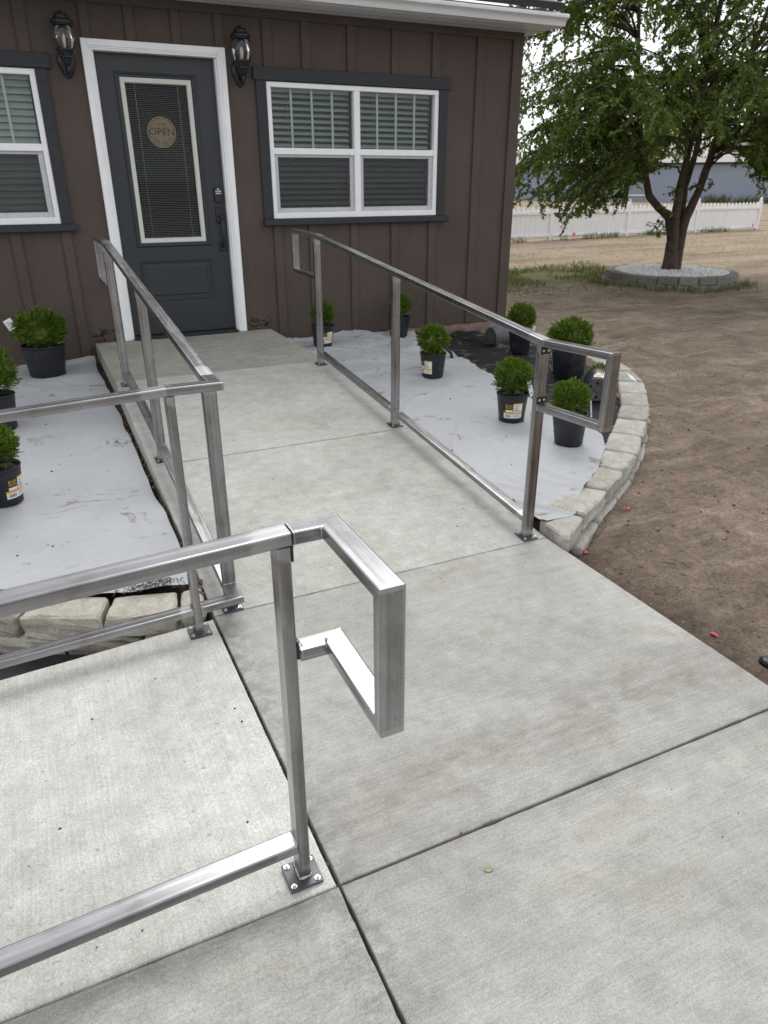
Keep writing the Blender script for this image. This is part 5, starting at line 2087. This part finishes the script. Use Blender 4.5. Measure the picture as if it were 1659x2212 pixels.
blades('fence_weeds', 1300, fence_weed, M_GRASS, .05, .22, 'weeds growing along the foot of the picket fence', .007)

# ------------------------------------------------------------------ white picket fence
F0, F1 = Vector((10.0, 10.98)), Vector((21.55, 11.36))
fd = (F1 - F0); FL = fd.length; fa = math.atan2(fd.y, fd.x)
gz0 = ground_z(15, 11)
fence = empty('picket_fence', (F0.x, F0.y, gz0), fa, 'low white picket fence across the far side of the yard', 'fence')
FH = 0.86
pk = MB()
prof = [(-.079, .05), (.079, .05), (.079, FH - .175), (.050, FH - .165), (.034, FH - .145), (.046, FH - .115), (.050, FH - .085), (.040, FH - .045), (.0, FH), (-.040, FH - .045), (-.050, FH - .085), (-.046, FH - .115), (-.034, FH - .145), (-.050, FH - .165), (-.079, FH - .175)]
n = len(prof)
pk.add([(a, -.012, b) for a, b in prof] + [(a, .012, b) for a, b in prof], [tuple(range(n))[::-1], tuple(range(n, 2 * n))] + [(i, (i + 1) % n, n + (i + 1) % n, n + i) for i in range(n)])
pkm = pk.mesh('picket'); pkm.materials.append(M_PICKET)
npk = int(FL / .166)
for k in range(npk):
    o = bpy.data.objects.new('picket', pkm); COL.objects.link(o); o.parent = fence
    o.location = (.1 + k * .166, random.uniform(-.004, .004), random.uniform(-.008, .008)); o.rotation_euler = (0, random.uniform(-.01, .01), 0)
for (z0, z1) in ((.66, .735), (.07, .13)):
    MB().cbox(0, FL, -.055, -.014, z0, z1, .004).build('rail', M_PICKET, fence)
    MB().cbox(0, FL, .014, .05, z0, z1, .004).build('rail', M_PICKET, fence)
for xp in (0.0, FL / 4, FL / 2, FL * .75, FL):
    p = MB().cbox(xp - .055, xp + .055, -.054, .056, -.2, FH + .01, .006)
    p.lathe([(.0, .16), (.03, .13), (.05, .06), (.035, .03), (.075, .012), (.075, 0.0)], 12, (xp, 0, FH + .008))
    p.build('post', M_PICKET, fence)


def flag(x, y, label):
    r = empty('marker_flag', (x, y, ground_z(x, y)), .3, label, 'flag', 'red marker flags by the picket fence')
    MB().tube([(0, 0, -.05), (0, 0, .20)], .0035, 6).build('stake', M_FLAG, r)
    q = MB()
    v = [(i * .03, .008 * math.sin(i * 1.7), z) for z in (.10, .20) for i in range(5)]
    q.add(v, [(i, i + 1, 6 + i, 5 + i) for i in range(4)])
    q.build('pennant', M_FLAG, r, fix=False)


flag(13.45, 10.75, 'red marker flag low at the fence left of the tree')
flag(21.1, 11.15, 'red marker flag at the right end post of the fence')

# ------------------------------------------------------------------ street and buildings beyond
Q = Vector((47.6, 31.9))
PD = Vector((0.832, 0.555))          # straight away from the camera
PL = Vector((0.555, -0.832))         # to the right
road = MB()
def W2(l, d_, z=0.0): return (Q.x + PL.x * l + PD.x * d_, Q.y + PL.y * l + PD.y * d_, z)
M_ROAD = plain('asphalt', (0.115, 0.115, 0.12), 0.9, var=.15, vs_=3)
M_LINE = plain('road_line', (0.55, 0.42, 0.12), 0.7)
M_GRVL = plain('road_shoulder', (0.30, 0.275, 0.24), 0.95, var=.25, vs_=2)
road.add([W2(-60, -29, -.01), W2(90, -29, -.01), W2(90, -13.5, -.01), W2(-60, -13.5, -.01)], [(0, 1, 2, 3)])
tag(road.build('road', M_ROAD), 'grey asphalt street beyond the picket fence', kind='structure')
MB().add([W2(-60, -17.6, -.005), W2(90, -17.6, -.005), W2(90, -17.2, -.005), W2(-60, -17.2, -.005)], [(0, 1, 2, 3)]).build('road_line', M_LINE, bpy.data.objects['road'])
tag(MB().add([W2(-60, -13.4, -.006), W2(90, -13.4, -.006), W2(90, -.1, -.006), W2(-60, -.1, -.006)], [(0, 1, 2, 3)]).build('road_shoulder', M_GRVL), 'pale gravel shoulder along the street', kind='structure')

ang = math.atan2(PL.y, PL.x)
wh = empty('warehouse', (Q.x, Q.y, 0), ang, 'long low blue grey block building with a white roof edge beyond the street', 'building')
M_BLUE = plain('blue_grey_block', (0.27, 0.305, 0.385), 0.85, var=.06, vs_=.6)
M_CAP = plain('white_roof_edge', (0.82, 0.82, 0.82), 0.6)
WH = 2.55
MB().box(-45, 60, 0, 14, -.5, WH).build('wall', M_BLUE, wh)
mb = MB()
for r_ in range(12):
    mb.box(-45, 60, -.004, .001, r_ * .2 + .19, r_ * .2 + .2)
mb.build('block_joint', plain('mortar_line', (0.24, 0.27, 0.34), .9), wh)
MB().box(-45.1, 60.1, -.16, 14.1, WH + .001, WH + .11).build('eave_band', M_TRIM, wh)
MB().box(-45.3, 60.3, -.4, 14.3, WH + .115, WH + .62).build('roof_edge', M_CAP, wh)
dr = MB().box(-11.6, -8.6, -.06, -.006, 0, 2.1).build('roller_door', M_BLUE, wh)
for k in range(4):
    MB().box(-11.5, -8.7, -.075, -.062, .1 + k * .5, .5 + k * .5).build('door_panel', plain('door_panel_grey', (0.24, 0.265, 0.31), .6), dr)
MB().box(-11.7, -8.5, -.12, -.08, .42, .50).build('rail', M_CAP, dr)


def rooftop(l, d_, wdt, hgt, label, mat, fins):
    r = empty('rooftop_unit', (Q.x + PL.x * l + PD.x * d_, Q.y + PL.y * l + PD.y * d_, WH + .62), ang, label, 'rooftop unit')
    MB().cbox(-wdt / 2, wdt / 2, 0, 2.0, .25, hgt, .03).build('cabinet', mat, r)
    MB().box(-wdt / 2 - .1, wdt / 2 + .1, .1, .25, 0, .12).box(-wdt / 2 - .1, wdt / 2 + .1, 1.7, 1.85, 0, .12).build('skid', M_TRIM, r)
    for sx in (-.4, .4):
        MB().box(wdt * sx - .06, wdt * sx + .06, .15, 1.8, .12, .25).build('foot', M_TRIM, r)
    for k in range(fins):
        x = -wdt / 2 + (k + .5) * wdt / fins
        MB().cbox(x - wdt / fins * .32, x + wdt / fins * .32, -.05, -.001, .35, hgt - .12, .01).build('fin', mat, r)


M_UNIT = plain('galvanised', (0.42, 0.44, 0.46), .5, .4)
rooftop(-3.0, 3, 3.6, 1.9, 'grey finned cooling unit on the low building roof', M_UNIT, 14)
rooftop(-7.2, 5, 2.2, 2.2, 'white cabinet on the low building roof behind the tree limbs', M_CAP, 5)
rooftop(-25, 5, 3.4, 2.3, 'pale blue cabinet on the low building roof left of the tree', plain('pale_blue', (.55, .62, .68), .5), 6)

# hill with its haze put into the pale colour, and trees behind
hill = MB()
hv, hf = [], []
NXh = 60
for j in range(10):
    for i in range(NXh + 1):
        l = -330 + 520 * i / NXh
        prof_ = 34 * math.exp(-((l + 105) / 75) ** 2) + 16 * math.exp(-((l - 60) / 120) ** 2) + 3 * fbm(l, 0, .03, 4)
        k = math.sin(math.pi * min(1, (j + .0) / 5) / 2) if j <= 5 else 1 - (j - 5) / 4 * .6
        q = W2(l, 330 + j * 14, 0)
        hv.append((q[0], q[1], -2 + max(0, prof_) * k + 1.5 * fbm(l, j * 20, .05, 3) * k))
for j in range(9):
    for i in range(NXh):
        p = j * (NXh + 1) + i
        hf.append((p, p + 1, p + NXh + 2, p + NXh + 1))
tag(hill.add(hv, hf).build('hill', mat_rough('hill_dry_haze', ((.42, .36, .35), (.52, .46, .45), (.6, .54, .52)), .03, .3, .2), smooth=True, fix=False), 'dry hill in pale haze tones on the horizon', kind='structure')


def leafball(name, x, y, z, rx, rz_, n, mat, size, label, cat, trunk_h=None):
    r = empty(name, (x, y, ground_z(x, y)), 0, label, cat)
    v, f = [], []
    rr_ = random.Random(int(x * 10))
    for i in range(n):
        d_ = Vector((rr_.gauss(0, 1), rr_.gauss(0, 1), rr_.gauss(0, 1))).normalized()
        lump = 1 + .28 * noise.noise(d_ * 2.2 + Vector((x, y, 0)))
        p = d_ * lump * (rr_.uniform(.35, 1) ** .5)
        p = Vector((p.x * rx, p.y * rx, p.z * rz_ + z))
        a = Vector((rr_.uniform(-1, 1), rr_.uniform(-1, 1), rr_.uniform(-1, 1))).normalized()
        b_ = a.cross(Vector((rr_.uniform(-1, 1), rr_.uniform(-1, 1), rr_.uniform(-1, 1)))).normalized()
        s = size * rr_.uniform(.6, 1.3)
        k = len(v)
        v += [p - a * s, p + b_ * s * .5, p + a * s, p - b_ * s * .5]
        f.append((k, k + 1, k + 2, k + 3))
    MB().add(v, f).build('crown', mat, r, fix=False)
    t = MB()
    t.tube([(0, 0, -.1), (.03, 0, z * .5), (0, .03, z)], [rx * .07, rx * .05, rx * .02], 8)
    for k in range(6):
        a = k * 1.05
        t.tube([(0, 0, z * .55), (rx * .5 * math.cos(a), rx * .5 * math.sin(a), z + rz_ * .3)], [rx * .035, rx * .01], 6)
    t.build('trunk', M_BARK, r, smooth=True)
    return r


leafball('shrub', 15.3, 18.0, 1.15, .95, 1.15, 2600, M_LEAFB, .075, 'blue green shrub behind the fence by the house corner', 'shrub')
leafball('background_tree', 30.0, 27.0, 4.0, 2.4, 2.2, 4200, M_LEAFY, .14, 'pale yellow green tree across the street behind the yard tree', 'tree')


def wall_weed():
    l = random.choice((-3.5, -1.0, 1.5)) + random.gauss(0, .7)
    q = W2(l, -.5 + random.gauss(0, .15), 0)
    return q


blades('wall_weeds', 420, wall_weed, M_GRASS, .2, .7, 'tall weeds at the foot of the blue grey building', .03)

bpy.context.view_layer.update()
